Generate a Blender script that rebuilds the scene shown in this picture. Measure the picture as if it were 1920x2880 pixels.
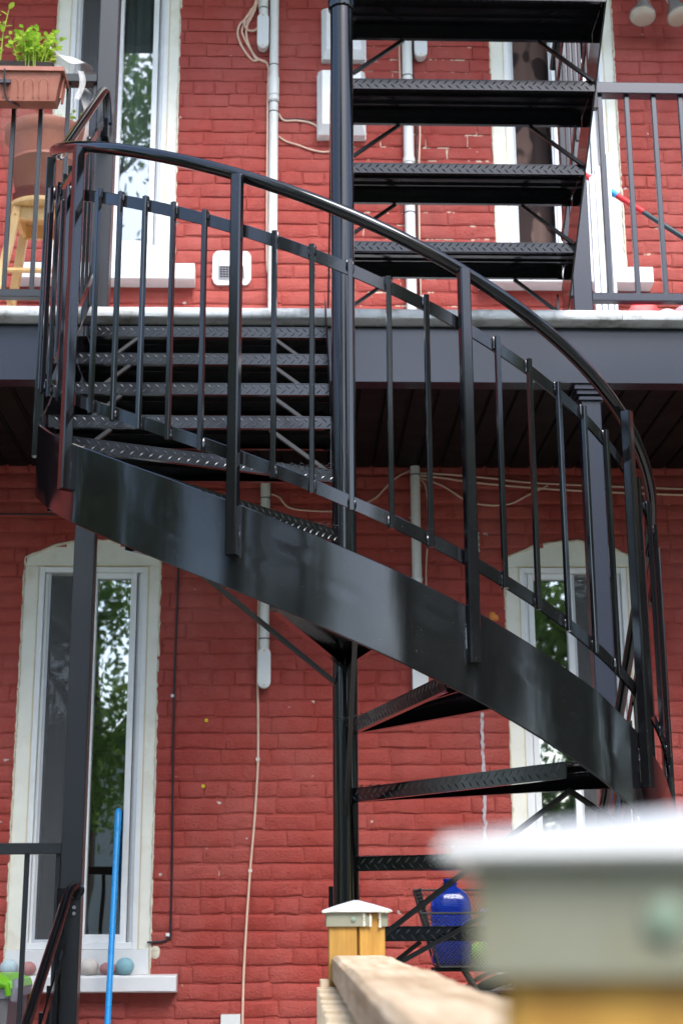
import bpy, math, random
from mathutils import Vector, Matrix
random.seed(7)
R_ = math.radians
scene = bpy.context.scene
for o in list(bpy.data.objects): bpy.data.objects.remove(o)
COL = scene.collection

# ------------------------------------------------------------------ camera
CAMZ = 1.508
cd = bpy.data.cameras.new('camera'); cam = bpy.data.objects.new('camera', cd); COL.objects.link(cam)
rx = Vector((0.9995248, -0.03043528, -0.00488527)); uy = Vector((-0.00332691, -0.2640736, 0.96449679)); fw = Vector((0.0306448, 0.96402221, 0.26404936))
M = Matrix((rx, uy, -fw)).transposed().to_4x4(); M.translation = Vector((0, 0, CAMZ)); cam.matrix_world = M
cd.sensor_fit = 'VERTICAL'; cd.sensor_height = 36.0; cd.sensor_width = 24.0
cd.lens = 4247.87 / 2880 * 36
cd.clip_start = 0.02; cd.clip_end = 400
cd.dof.use_dof = True; cd.dof.focus_distance = 3.75; cd.dof.aperture_fstop = 8.0
scene.camera = cam

# ------------------------------------------------------------------ world, sun, exposure
SUN_EL, SUN_AZ = R_(50), R_(162)          # azimuth clockwise from +Y: hazy sun behind the viewer, a little to the right
w = bpy.data.worlds.new('World'); scene.world = w; w.use_nodes = True
nt = w.node_tree; bg = nt.nodes['Background']
sky = nt.nodes.new('ShaderNodeTexSky'); sky.sky_type = 'NISHITA'; sky.sun_disc = False
sky.sun_elevation = SUN_EL; sky.sun_rotation = SUN_AZ; sky.air_density = 1.0; sky.dust_density = 1.6; sky.ozone_density = 1.0
nt.links.new(sky.outputs[0], bg.inputs[0]); bg.inputs[1].default_value = 0.15
sl = bpy.data.lights.new('sun', 'SUN'); sl.energy = 1.4; sl.angle = R_(28); sl.color = (1.0, 0.985, 0.965)
so = bpy.data.objects.new('sun', sl); COL.objects.link(so)
sd = Vector((math.sin(SUN_AZ) * math.cos(SUN_EL), math.cos(SUN_AZ) * math.cos(SUN_EL), math.sin(SUN_EL)))
so.rotation_euler = (-sd).to_track_quat('-Z', 'Y').to_euler(); so.location = sd * 30
scene.view_settings.view_transform = 'Standard'; scene.view_settings.look = 'None'
scene.view_settings.exposure = 1.95; scene.view_settings.gamma = 1.0
scene.view_settings.use_curve_mapping = False
scene.render.engine = 'CYCLES'
try:
    scene.cycles.max_bounces = 7; scene.cycles.transparent_max_bounces = 10; scene.cycles.caustics_reflective = False
except Exception: pass

# ------------------------------------------------------------------ materials
def nodes(name):
    m = bpy.data.materials.new(name); m.use_nodes = True
    return m, m.node_tree, m.node_tree.nodes['Principled BSDF']
def pos(t, scale=(1, 1, 1)):
    g = t.nodes.new('ShaderNodeNewGeometry'); mp = t.nodes.new('ShaderNodeMapping'); mp.inputs['Scale'].default_value = scale
    t.links.new(g.outputs['Position'], mp.inputs['Vector']); return mp.outputs[0]
def opos(t, scale=(1, 1, 1)):
    g = t.nodes.new('ShaderNodeTexCoord'); mp = t.nodes.new('ShaderNodeMapping'); mp.inputs['Scale'].default_value = scale
    t.links.new(g.outputs['Object'], mp.inputs['Vector']); return mp.outputs[0]
def noise(t, vec, scale, detail=4, rough=0.6):
    n = t.nodes.new('ShaderNodeTexNoise'); n.inputs['Scale'].default_value = scale; n.inputs['Detail'].default_value = detail
    n.inputs['Roughness'].default_value = rough; t.links.new(vec, n.inputs['Vector']); return n.outputs[0]
def ramp(t, fac, stops):
    r = t.nodes.new('ShaderNodeValToRGB'); e = r.color_ramp.elements
    while len(e) < len(stops): e.new(0.5)
    for el, (p, c) in zip(e, stops): el.position = p; el.color = c if len(c) == 4 else (*c, 1)
    t.links.new(fac, r.inputs[0]); return r.outputs[0]
def g3(v): return (v, v, v)
def mix(t, fac, a, b, mode='MIX'):
    m = t.nodes.new('ShaderNodeMix'); m.data_type = 'RGBA'; m.blend_type = mode
    for s, k in ((fac, 0), (a, 6), (b, 7)):
        if isinstance(s, (int, float)): m.inputs[k].default_value = s
        elif isinstance(s, tuple): m.inputs[k].default_value = (*s, 1) if len(s) == 3 else s
        else: t.links.new(s, m.inputs[k])
    return m.outputs[2]
def bump(t, b, h, strength=0.3, dist=0.003):
    n = t.nodes.new('ShaderNodeBump'); n.inputs['Strength'].default_value = strength; n.inputs['Distance'].default_value = dist
    t.links.new(h, n.inputs['Height']); t.links.new(n.outputs[0], b.inputs['Normal']); return n
def math_(t, op, a, b):
    m = t.nodes.new('ShaderNodeMath'); m.operation = op
    for k, s in enumerate((a, b)):
        if isinstance(s, (int, float)): m.inputs[k].default_value = s
        else: t.links.new(s, m.inputs[k])
    return m.outputs[0]
MAT = {}
def simple(name, col, rough=0.5, var=0.12, nscale=14, bmp=0.0, bscale=200, spec=0.5, metal=0.0, dirt=None, dirt_amt=0.5, dscale=6, speck=0.0, dlo=0.52):
    m, t, b = nodes(name)
    v = pos(t)
    n = noise(t, v, nscale)
    c = mix(t, ramp(t, n, [(0.3, g3(1 - var)), (0.7, g3(1 + var))]), (0, 0, 0), col)
    m1 = t.nodes.new('ShaderNodeMix'); m1.data_type = 'RGBA'; m1.blend_type = 'MULTIPLY'; m1.inputs[0].default_value = 1
    m1.inputs[6].default_value = (*col, 1); t.links.new(ramp(t, n, [(0.3, g3(1 - var)), (0.7, g3(min(1, 1)))]), m1.inputs[7]); c = m1.outputs[2]
    if dirt:
        dn = noise(t, v, dscale, 6, 0.7)
        c = mix(t, ramp(t, dn, [(dlo, g3(0)), (dlo + 0.2, g3(dirt_amt))]), c, dirt)
    if speck:
        sn = noise(t, v, 330, 1, 0.4)
        c = mix(t, ramp(t, sn, [(0.735, g3(0)), (0.76, g3(speck))]), c, (0.5, 0.5, 0.48))
    t.links.new(c, b.inputs['Base Color'])
    b.inputs['Roughness'].default_value = rough; b.inputs['Specular IOR Level'].default_value = spec; b.inputs['Metallic'].default_value = metal
    rn = noise(t, v, nscale * 2.3)
    t.links.new(ramp(t, rn, [(0.3, g3(max(0.02, rough - 0.06))), (0.7, g3(rough + 0.06))]), b.inputs['Roughness'])
    if bmp: bump(t, b, noise(t, v, bscale, 3), bmp, 0.002)
    MAT[name] = m; return m

RED = (0.33, 0.032, 0.03)
def brick_mat(name, mortar):
    m, t, b = nodes(name); v = pos(t)
    big = noise(t, v, 1.3, 3); mid = noise(t, v, 9, 5); fine = noise(t, v, 60, 5, 0.65)
    c = mix(t, ramp(t, big, [(0.3, g3(0)), (0.7, g3(1))]), (0.30, 0.041, 0.031), (0.37, 0.060, 0.046))
    c = mix(t, ramp(t, mid, [(0.42, g3(0)), (0.72, g3(0.45))]), c, (0.37, 0.076, 0.061))
    c = mix(t, ramp(t, fine, [(0.62, g3(0)), (0.78, g3(0.35))]), c, (0.42, 0.13, 0.105))
    c = mix(t, ramp(t, fine, [(0.24, g3(0.7)), (0.36, g3(0))]), c, (0.13, 0.012, 0.011))
    fade = noise(t, pos(t, (1, 1, 0.6)), 2.6, 6, 0.72)
    c = mix(t, ramp(t, fade, [(0.42, g3(0)), (0.72, g3(0.75))]), c, (0.40, 0.108, 0.09))
    grim = noise(t, pos(t, (2.2, 1, 0.35)), 3.2, 5, 0.7)
    c = mix(t, ramp(t, grim, [(0.55, g3(0)), (0.8, g3(0.45))]), c, (0.15, 0.022, 0.018))
    # paint chips: sparse small cream flecks
    ch = noise(t, pos(t, (1, 1, 1.6)), 17, 2, 0.4)
    chip = ramp(t, ch, [(0.742, g3(0)), (0.76, g3(1))])
    c = mix(t, chip, c, (0.56, 0.46, 0.42))
    if mortar:
        # repointed, unpainted mortar round the upper conduit and to the right of it
        sx = t.nodes.new('ShaderNodeSeparateXYZ'); t.links.new(pos(t), sx.inputs[0])
        def band(val, a, bb, ww):
            lo = t.nodes.new('ShaderNodeMapRange'); lo.inputs[1].default_value = a; lo.inputs[2].default_value = a + ww
            hi = t.nodes.new('ShaderNodeMapRange'); hi.inputs[1].default_value = bb; hi.inputs[2].default_value = bb - ww
            t.links.new(val, lo.inputs[0]); t.links.new(val, hi.inputs[0]); return math_(t, 'MULTIPLY', lo.outputs[0], hi.outputs[0])
        zone = math_(t, 'MULTIPLY', band(sx.outputs[0], 0.22, 0.99, 0.12), band(sx.outputs[2], 3.9, 6.2, 0.3))
        zone2 = math_(t, 'MULTIPLY', band(sx.outputs[0], 1.5, 2.2, 0.05), band(sx.outputs[2], 3.9, 5.0, 0.3))
        zone = math_(t, 'ADD', math_(t, 'MULTIPLY', zone, 0.16), math_(t, 'MULTIPLY', zone2, 0.10))
        mn = noise(t, pos(t, (1.7, 1, 1.0)), 9, 4, 0.6)
        msk = ramp(t, math_(t, 'ADD', mn, zone), [(0.715, g3(0)), (0.73, g3(1))])
        c = mix(t, msk, c, (0.62, 0.52, 0.40))
    t.links.new(c, b.inputs['Base Color'])
    t.links.new(ramp(t, fine, [(0.3, g3(0.42)), (0.7, g3(0.62))]), b.inputs['Roughness'])
    b.inputs['Specular IOR Level'].default_value = 0.22
    h1 = noise(t, v, 230, 4, 0.7); h2 = noise(t, pos(t, (1, 1, 1.8)), 28, 5, 0.7)
    pit = ramp(t, noise(t, v, 45, 3, 0.6), [(0.22, g3(0)), (0.36, g3(1))])
    h = math_(t, 'ADD', math_(t, 'MULTIPLY', h2, 0.5), math_(t, 'ADD', math_(t, 'MULTIPLY', noise(t, v, 105, 5, 0.75), 0.75), math_(t, 'MULTIPLY', pit, 0.5)))
    bump(t, b, h, 1.0, 0.0075)
    MAT[name] = m
brick_mat('brick_paint', False); brick_mat('mortar_paint', True)

def black_paint(name, base, rough, speck, var=0.05, dust=0.05):
    m, t, b = nodes(name); v = pos(t)
    sp = noise(t, v, 430, 1, 0.4)
    c = mix(t, ramp(t, sp, [(0.76, g3(0)), (0.79, g3(speck))]), base, (0.45, 0.45, 0.44))
    du = noise(t, pos(t), 5, 6, 0.7)
    c = mix(t, ramp(t, du, [(0.5, g3(0)), (0.85, g3(dust))]), c, (0.20, 0.19, 0.18))
    t.links.new(c, b.inputs['Base Color'])
    rn = noise(t, v, 12, 4); t.links.new(ramp(t, rn, [(0.3, g3(rough - var)), (0.7, g3(rough + var))]), b.inputs['Roughness'])
    b.inputs['Specular IOR Level'].default_value = 0.5
    bump(t, b, noise(t, v, 420, 2), 0.05, 0.0006)
    MAT[name] = m
black_paint('black_gloss', (0.0055, 0.0055, 0.0065), 0.09, 0.3, 0.02, 0.02)
black_paint('black_tread', (0.006, 0.006, 0.0075), 0.14, 0.2, 0.04, 0.03)
black_paint('tread_glint', (0.045, 0.046, 0.050), 0.24, 0.2, 0.05, 0.05)  # lighter base colour paints bright highlights onto the raised tread lozenges
black_paint('black_under', (0.009, 0.009, 0.009), 0.35, 0.15)
black_paint('slate', (0.013, 0.016, 0.029), 0.24, 0.15, 0.0, 0.0)
black_paint('dark_slate', (0.014, 0.016, 0.019), 0.32, 0.15, 0.0, 0.0)
black_paint('soffit_black', (0.004, 0.0035, 0.0035), 0.6, 0.0)
MAT['soffit_black'].node_tree.nodes['Principled BSDF'].inputs['Specular IOR Level'].default_value = 0.15
simple('pvc_white', (0.74, 0.755, 0.76), 0.35, 0.06, dirt=(0.45, 0.42, 0.36), dirt_amt=0.25)
simple('trim_cream', (0.76, 0.75, 0.66), 0.5, 0.08, bmp=0.15, bscale=60, dirt=(0.52, 0.42, 0.25), dirt_amt=0.35, dscale=9)
simple('stain_line', (0.66, 0.55, 0.33), 0.6)
simple('caulk', (0.70, 0.64, 0.50), 0.7, 0.25, 40, bmp=0.5, bscale=90, dirt=(0.2, 0.15, 0.1), dirt_amt=0.7, dscale=30)
simple('sill_paint', (0.70, 0.71, 0.71), 0.45, 0.06, bmp=0.2, bscale=40, dirt=(0.45, 0.4, 0.33), dirt_amt=0.3, dscale=14)
simple('aluminium_grey', (0.50, 0.52, 0.55), 0.35, 0.08)
simple('slab_white', (0.58, 0.60, 0.61), 0.5, 0.15, 10, bmp=0.7, bscale=55, dirt=(0.13, 0.115, 0.09), dirt_amt=0.85, dscale=7, dlo=0.50)
simple('conduit', (0.66, 0.67, 0.64), 0.45, 0.07, dirt=(0.40, 0.38, 0.30), dirt_amt=0.35)
simple('cover_grey', (0.62, 0.64, 0.64), 0.45, 0.06)
simple('cable_beige', (0.68, 0.47, 0.36), 0.5, 0.1)
simple('cable_black', (0.012, 0.011, 0.015), 0.45, 0.1)
simple('clip_white', (0.75, 0.75, 0.72), 0.4)
simple('brass', (0.55, 0.40, 0.12), 0.35, metal=0.8)
simple('terracotta', (0.27, 0.085, 0.050), 0.5, 0.12, 8, dirt=(0.5, 0.25, 0.18), dirt_amt=0.3)
simple('terracotta_dark', (0.16, 0.035, 0.022), 0.5, 0.1)
simple('soil', (0.02, 0.015, 0.012), 0.9, 0.4, 60, bmp=0.8, bscale=90)
simple('streak_paint', (0.50, 0.46, 0.48), 0.6, 0.3, 60, dirt=RED, dirt_amt=1.0, dscale=22)
simple('net_white', (0.80, 0.78, 0.75), 0.6)
simple('blue_handle', (0.01, 0.30, 0.72), 0.28, 0.05)
simple('green_plastic', (0.20, 0.58, 0.02), 0.4, 0.08)
simple('bin_grey', (0.17, 0.16, 0.17), 0.55, 0.12, bmp=0.2, bscale=260)
simple('bin_clip', (0.30, 0.29, 0.34), 0.5, 0.1)
simple('red_plastic', (0.68, 0.015, 0.02), 0.4, 0.05)
simple('pink_plastic', (0.72, 0.50, 0.52), 0.4, 0.05)
simple('teal_grip', (0.018, 0.042, 0.050), 0.35, 0.1)
simple('label_blue', (0.04, 0.30, 0.62), 0.4, 0.1)
simple('yellow_plastic', (0.80, 0.62, 0.01), 0.4)
simple('stone_teal', (0.23, 0.44, 0.50), 0.6, 0.15, 60, speck=0.5); simple('stone_pink', (0.46, 0.21, 0.20), 0.6, 0.2, 60, speck=0.5)
simple('stone_cream', (0.62, 0.57, 0.52), 0.6, 0.15, 50, speck=0.4); simple('stone_pale', (0.42, 0.55, 0.58), 0.6, 0.15, 60, speck=0.5)
simple('cap_grey', (0.235, 0.235, 0.175), 0.45, 0.1, 30, dirt=(0.20, 0.19, 0.09), dirt_amt=0.6, dscale=28)
simple('cap_screw', (0.20, 0.27, 0.20), 0.4)
simple('cap_top', (0.56, 0.57, 0.56), 0.42, 0.05)
simple('cap_torn', (0.66, 0.64, 0.52), 0.7, 0.1)
simple('bike_red', (0.36, 0.008, 0.012), 0.22); simple('rubber', (0.018, 0.017, 0.017), 0.7); simple('rim_silver', (0.6, 0.6, 0.6), 0.3, metal=0.9)
simple('purple_toy', (0.28, 0.16, 0.62), 0.4); simple('lime_toy', (0.28, 0.62, 0.10), 0.5); simple('orange_glue', (0.62, 0.22, 0.03), 0.5)
simple('floor_grey', (0.32, 0.31, 0.29), 0.7, 0.15, 4); simple('yard_gravel', (0.36, 0.35, 0.31), 0.9, 0.3, 6, bmp=0.6, bscale=40)
simple('garage_wall', (0.76, 0.77, 0.75), 0.7, 0.06, 2); simple('garage_roof', (0.10, 0.11, 0.12), 0.7)
simple('bark', (0.10, 0.075, 0.055), 0.9, 0.3, 20, bmp=0.8, bscale=40)
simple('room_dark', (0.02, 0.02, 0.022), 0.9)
simple('curtain_grey', (0.26, 0.24, 0.255), 0.85, 0.15, 30); simple('curtain_blue', (0.62, 0.67, 0.68), 0.85, 0.12, 20)
simple('bulb_shell', (0.30, 0.29, 0.27), 0.2, 0.08, metal=0.4)
simple('bulb_glass', (0.44, 0.41, 0.33), 0.18, 0.05, spec=0.7); simple('grass_green', (0.07, 0.12, 0.03), 0.9, 0.3, 5, bmp=0.6, bscale=60)
def curtain_pattern():
    m, t, b = nodes('curtain_pattern'); n = noise(t, pos(t, (1, 1, 0.7)), 11, 1, 0.3)
    c = ramp(t, n, [(0.47, (0.028, 0.014, 0.012)), (0.52, (0.14, 0.085, 0.07))]); t.links.new(c, b.inputs['Base Color']); b.inputs['Roughness'].default_value = 0.9; MAT['curtain_pattern'] = m
curtain_pattern()
def wood(name, c1, c2, c3, axis, rough=0.6, sc=60, knots=True):
    m, t, b = nodes(name)
    s = [1, 1, 1]; s[axis] = 0.05
    n = noise(t, pos(t, tuple(s)), sc, 5, 0.65); big = noise(t, pos(t), 5, 4)
    c = mix(t, ramp(t, n, [(0.35, g3(0)), (0.65, g3(1))]), c1, c2)
    c = mix(t, ramp(t, big, [(0.5, g3(0)), (0.72, g3(0.7))]), c, c3)
    t.links.new(c, b.inputs['Base Color']); b.inputs['Roughness'].default_value = rough
    bump(t, b, n, 0.35, 0.002); MAT[name] = m
wood('pine', (0.70, 0.42, 0.16), (0.80, 0.54, 0.24), (0.62, 0.34, 0.12), 2, 0.4, 50)
wood('post_amber', (0.34, 0.165, 0.022), (0.48, 0.26, 0.045), (0.13, 0.09, 0.02), 2, 0.6, 70)
wood('lumber_pale', (0.40, 0.27, 0.15), (0.66, 0.52, 0.35), (0.30, 0.19, 0.10), 1, 0.75, 55)
wood('lumber_side', (0.36, 0.28, 0.22), (0.50, 0.41, 0.33), (0.24, 0.18, 0.14), 1, 0.8, 55)
wood('picket', (0.56, 0.43, 0.28), (0.68, 0.56, 0.40), (0.42, 0.31, 0.2), 2, 0.75, 55)
def leafmat(name, c1, c2, tr=0.35):
    m, t, b = nodes(name); n = noise(t, pos(t), 9, 3)
    oi = t.nodes.new('ShaderNodeObjectInfo')
    c = mix(t, ramp(t, n, [(0.35, g3(0)), (0.65, g3(1))]), c1, c2)
    hs = t.nodes.new('ShaderNodeHueSaturation'); t.links.new(c, hs.inputs['Color'])
    mr = t.nodes.new('ShaderNodeMapRange'); mr.inputs[3].default_value = 0.7; mr.inputs[4].default_value = 1.25; t.links.new(oi.outputs['Random'], mr.inputs[0]); t.links.new(mr.outputs[0], hs.inputs['Value'])
    t.links.new(hs.outputs[0], b.inputs['Base Color']); b.inputs['Roughness'].default_value = 0.45
    tl = t.nodes.new('ShaderNodeBsdfTranslucent'); t.links.new(hs.outputs[0], tl.inputs[0])
    ms = t.nodes.new('ShaderNodeMixShader'); ms.inputs[0].default_value = tr; t.links.new(b.outputs[0], ms.inputs[1]); t.links.new(tl.outputs[0], ms.inputs[2])
    t.links.new(ms.outputs[0], t.nodes['Material Output'].inputs[0]); MAT[name] = m
leafmat('leaf_mint', (0.27, 0.47, 0.04), (0.50, 0.66, 0.09)); leafmat('leaf_tree', (0.10, 0.18, 0.05), (0.17, 0.26, 0.065), 0.55)
def glass():
    m, t, b = nodes('window_glass')
    tr = t.nodes.new('ShaderNodeBsdfTransparent'); tr.inputs[0].default_value = (0.80, 0.84, 0.83, 1)
    gl = t.nodes.new('ShaderNodeBsdfGlossy'); gl.inputs['Roughness'].default_value = 0.015
    lw = t.nodes.new('ShaderNodeFresnel'); lw.inputs[0].default_value = 1.5
    f = math_(t, 'ADD', math_(t, 'MULTIPLY', lw.outputs[0], 1.5), 0.22)
    bm = t.nodes.new('ShaderNodeBump'); bm.inputs['Strength'].default_value = 0.25; bm.inputs['Distance'].default_value = 0.004
    t.links.new(noise(t, pos(t), 3.5, 1), bm.inputs['Height']); t.links.new(bm.outputs[0], gl.inputs['Normal'])
    ms = t.nodes.new('ShaderNodeMixShader'); t.links.new(f, ms.inputs[0]); t.links.new(tr.outputs[0], ms.inputs[1]); t.links.new(gl.outputs[0], ms.inputs[2])
    t.links.new(ms.outputs[0], t.nodes['Material Output'].inputs[0]); MAT['window_glass'] = m
glass()
def seethrough(name, col, alpha, pattern=0):
    m, t, b = nodes(name); b.inputs['Base Color'].default_value = (*col, 1); b.inputs['Roughness'].default_value = 0.6
    if pattern:
        v = opos(t); sx = t.nodes.new('ShaderNodeTexCoord'); w1 = t.nodes.new('ShaderNodeTexWave'); w2 = t.nodes.new('ShaderNodeTexWave')
        uv = sx.outputs['UV']
        for wv, d in ((w1, 'X'), (w2, 'Y')):
            wv.bands_direction = d; wv.inputs['Scale'].default_value = pattern; t.links.new(uv, wv.inputs['Vector'])
        mx = math_(t, 'MAXIMUM', w1.outputs[1], w2.outputs[1]); a = ramp(t, mx, [(0.62, g3(0.05)), (0.8, g3(alpha))])
        t.links.new(a, b.inputs['Alpha'])
    else: b.inputs['Alpha'].default_value = alpha
    MAT[name] = m
seethrough('insect_screen', (0.08, 0.08, 0.085), 0.54); seethrough('pot_net', (0.55, 0.30, 0.22), 0.25, 55); seethrough('white_net', (0.72, 0.70, 0.68), 0.7, 22)
def jug():
    m, t, b = nodes('blue_jug'); b.inputs['Base Color'].default_value = (0.015, 0.07, 0.58, 1); b.inputs['Roughness'].default_value = 0.1
    b.inputs['Transmission Weight'].default_value = 0.8; b.inputs['IOR'].default_value = 1.3; MAT['blue_jug'] = m
jug()

# ------------------------------------------------------------------ mesh builder
class MB:
    def __init__(s): s.v = []; s.f = []; s.uv = None
    def add(s, vs, fs):
        k = len(s.v); s.v += [tuple(a) for a in vs]; s.f += [tuple(i + k for i in f) for f in fs]; return s
    def box(s, x0, x1, y0, y1, z0, z1):
        v = [(x, y, z) for z in (z0, z1) for y in (y0, y1) for x in (x0, x1)]
        return s.add(v, [(0, 2, 3, 1), (4, 5, 7, 6), (0, 1, 5, 4), (2, 6, 7, 3), (0, 4, 6, 2), (1, 3, 7, 5)])
    def loft(s, rings, cap=True, closed=False):
        n = len(rings[0]); vs = [p for r in rings for p in r]; fs = []
        m = len(rings)
        for i in range(m if closed else m - 1):
            a, b = i * n, ((i + 1) % m) * n
            for j in range(n): k = (j + 1) % n; fs.append((a + j, a + k, b + k, b + j))
        if cap and not closed: fs += [tuple(range(n - 1, -1, -1)), tuple(range((m - 1) * n, m * n))]
        return s.add(vs, fs)
    def bar(s, p0, p1, w, h, ch=0.0, up=(0, 0, 1)):
        p0, p1 = Vector(p0), Vector(p1); d = (p1 - p0).normalized(); u = Vector(up)
        if abs(d.dot(u)) > 0.98: u = Vector((0, 1, 0)) if abs(d.y) < 0.9 else Vector((1, 0, 0))
        a = d.cross(u).normalized(); u = a.cross(d)
        W, H = w / 2, h / 2
        if ch: pr = [(W - ch, -H), (W, -H + ch), (W, H - ch), (W - ch, H), (-W + ch, H), (-W, H - ch), (-W, -H + ch), (-W + ch, -H)]
        else: pr = [(W, -H), (W, H), (-W, H), (-W, -H)]
        return s.loft([[p + a * x + u * y for x, y in pr] for p in (p0, p1)])
    def tube(s, pts, r, n=10, closed=False):
        P = [Vector(p) for p in pts]; m = len(P); rings = []
        t0 = (P[1] - P[0]).normalized(); up = Vector((0, 0, 1)) if abs(t0.z) < 0.9 else Vector((1, 0, 0))
        nrm = (up - t0 * up.dot(t0)).normalized()
        for i in range(m):
            if closed: t = (P[(i + 1) % m] - P[i - 1]).normalized()
            else: t = (P[min(i + 1, m - 1)] - P[max(i - 1, 0)]).normalized()
            nrm = (nrm - t * nrm.dot(t)).normalized(); b = t.cross(nrm)
            rr = r[i] if isinstance(r, (list, tuple)) else r
            rings.append([P[i] + (nrm * math.cos(2 * math.pi * k / n) + b * math.sin(2 * math.pi * k / n)) * rr for k in range(n)])
        return s.loft(rings, True, closed)
    def lathe(s, prof, c, n=24, sx=1, sy=1, cap=True):
        return s.loft([[(c[0] + r * sx * math.cos(2 * math.pi * k / n), c[1] + r * sy * math.sin(2 * math.pi * k / n), c[2] + z) for k in range(n)] for r, z in prof], cap)
    def ydisc(s, c, prof, n=20):      # lathe about the Y axis: prof = [(r, y)]
        return s.loft([[(c[0] + r * math.cos(2 * math.pi * k / n), c[1] + y, c[2] + r * math.sin(2 * math.pi * k / n)) for k in range(n)] for r, y in prof])
    def prismY(s, poly, y0, y1):      # polygon in XZ
        return s.loft([[(x, y, z) for x, z in poly] for y in (y0, y1)])
    def prismZ(s, poly, z0, z1): return s.loft([[(x, y, z) for x, y in poly] for z in (z0, z1)])
    def prismX(s, poly, x0, x1): return s.loft([[(x, y, z) for y, z in poly] for x in (x0, x1)])
    def sphere(s, c, r, n=12, m=8, sc=(1, 1, 1), jit=0):
        rings = []
        for i in range(1, m):
            th = math.pi * i / m
            rings.append([(c[0] + sc[0] * r * math.sin(th) * math.cos(2 * math.pi * k / n) * (1 + random.uniform(-jit, jit)), c[1] + sc[1] * r * math.sin(th) * math.sin(2 * math.pi * k / n) * (1 + random.uniform(-jit, jit)), c[2] - sc[2] * r * math.cos(th)) for k in range(n)])
        return s.loft(rings)
    def mesh(s, name, smooth=True, ang=35):
        me = bpy.data.meshes.new(name); me.from_pydata(s.v, [], s.f); me.validate(); me.update()
        import bmesh
        bm = bmesh.new(); bm.from_mesh(me); bmesh.ops.recalc_face_normals(bm, faces=bm.faces); bm.to_mesh(me); bm.free()
        if smooth:
            me.polygons.foreach_set('use_smooth', [True] * len(me.polygons)); me.set_sharp_from_angle(angle=R_(ang))
        return me
    def build(s, name, mat, parent=None, smooth=True, ang=35):
        me = s.mesh(name, smooth, ang); me.materials.append(MAT[mat])
        return link(name, me, parent)
def link(name, me, parent=None):
    o = bpy.data.objects.new(name, me); COL.objects.link(o)
    if parent is not None:
        o.parent = parent; o.matrix_parent_inverse = Matrix.Translation(-world_loc(parent))
    return o
def world_loc(o):
    l = Vector(o.location)
    return l
def empty(name, loc, label, cat, group=None):
    o = bpy.data.objects.new(name, None); COL.objects.link(o); o.location = loc; o.empty_display_size = 0.1
    o['label'] = label; o['category'] = cat
    if group: o['group'] = group
    return o
def tag(o, label, cat, group=None):
    o['label'] = label; o['category'] = cat
    if group: o['group'] = group
    return o
def struct(o): o['kind'] = 'structure'; return o

# ------------------------------------------------------------------ ground, porch
WY = 6.47                       # face of the brick wall
ZB = 3.758                      # balcony floor
XP, YP, RS = 0.1455, 4.3276, 0.90
PORCH = 0.752
struct(MB().box(-30, 30, -40, 30, -0.3, 0).build('ground', 'yard_gravel'))
struct(MB().box(-3.0, 3.6, 5.0, WY - 0.002, 0.003, PORCH).build('porch_floor', 'floor_grey'))

# ------------------------------------------------------------------ brick wall
WINS = [('ll', -1.180, -0.587, 1.318, 3.065, 0.085), ('lr', 0.922, 1.516, 1.318, 3.065, 0.085),
        ('ul', -1.156, -0.565, 4.440, 6.15, 0.085), ('ur', 0.938, 1.543, 4.440, 6.15, 0.085)]
SILLS = [(-1.272, -0.473, 1.247, 1.318), (0.835, 1.64, 1.247, 1.318), (-1.274, -0.463, 4.353, 4.440), (0.845, 1.647, 4.353, 4.440)]
def arch_z(win, x):
    _, x0, x1, zb, zs, rise = win
    c = (x0 + x1) / 2; h = (x1 - x0) / 2
    return zs + rise * (1 - ((x - c) / h) ** 2)
WX0, WX1, WZ0, WZ1 = -3.2, 4.2, 0.40, 6.9
mb = MB()
# mortar backing as cells between the openings
xs = sorted({-8.0, 8.0} | {w_[1] for w_ in WINS} | {w_[2] for w_ in WINS})
zs = sorted({0.0, WZ1, 1.318, 3.150, 4.440, 6.235})
for i in range(len(xs) - 1):
    for j in range(len(zs) - 1):
        cx, cz = (xs[i] + xs[i + 1]) / 2, (zs[j] + zs[j + 1]) / 2
        if any(w_[1] < cx < w_[2] and w_[3] < cz < w_[4] + 0.085 for w_ in WINS): continue
        mb.box(xs[i], xs[i + 1], WY + 0.007, WY + 0.22, zs[j], zs[j + 1])
for w_ in WINS:
    xa, xb = w_[1], w_[2]; zt_ = w_[4] + w_[5]
    for side in (0, 1):
        q = [(xa + (xb - xa) * (i / 20 if side == 0 else 1 - i / 20)) for i in range(11)]
        pl = [(x, arch_z(w_, x) + 0.001) for x in q] + [(q[-1], zt_ + 0.0005), (q[0], zt_ + 0.0005)]
        if side == 0: pl[0] = (xa, w_[4] - 0.0)
        mb.prismY(pl, WY + 0.0071, WY + 0.20)
wall = mb.build('brick_wall', 'mortar_paint', smooth=False)
tag(wall, 'two-storey rear house wall of uneven bricks painted red', 'wall')
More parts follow.
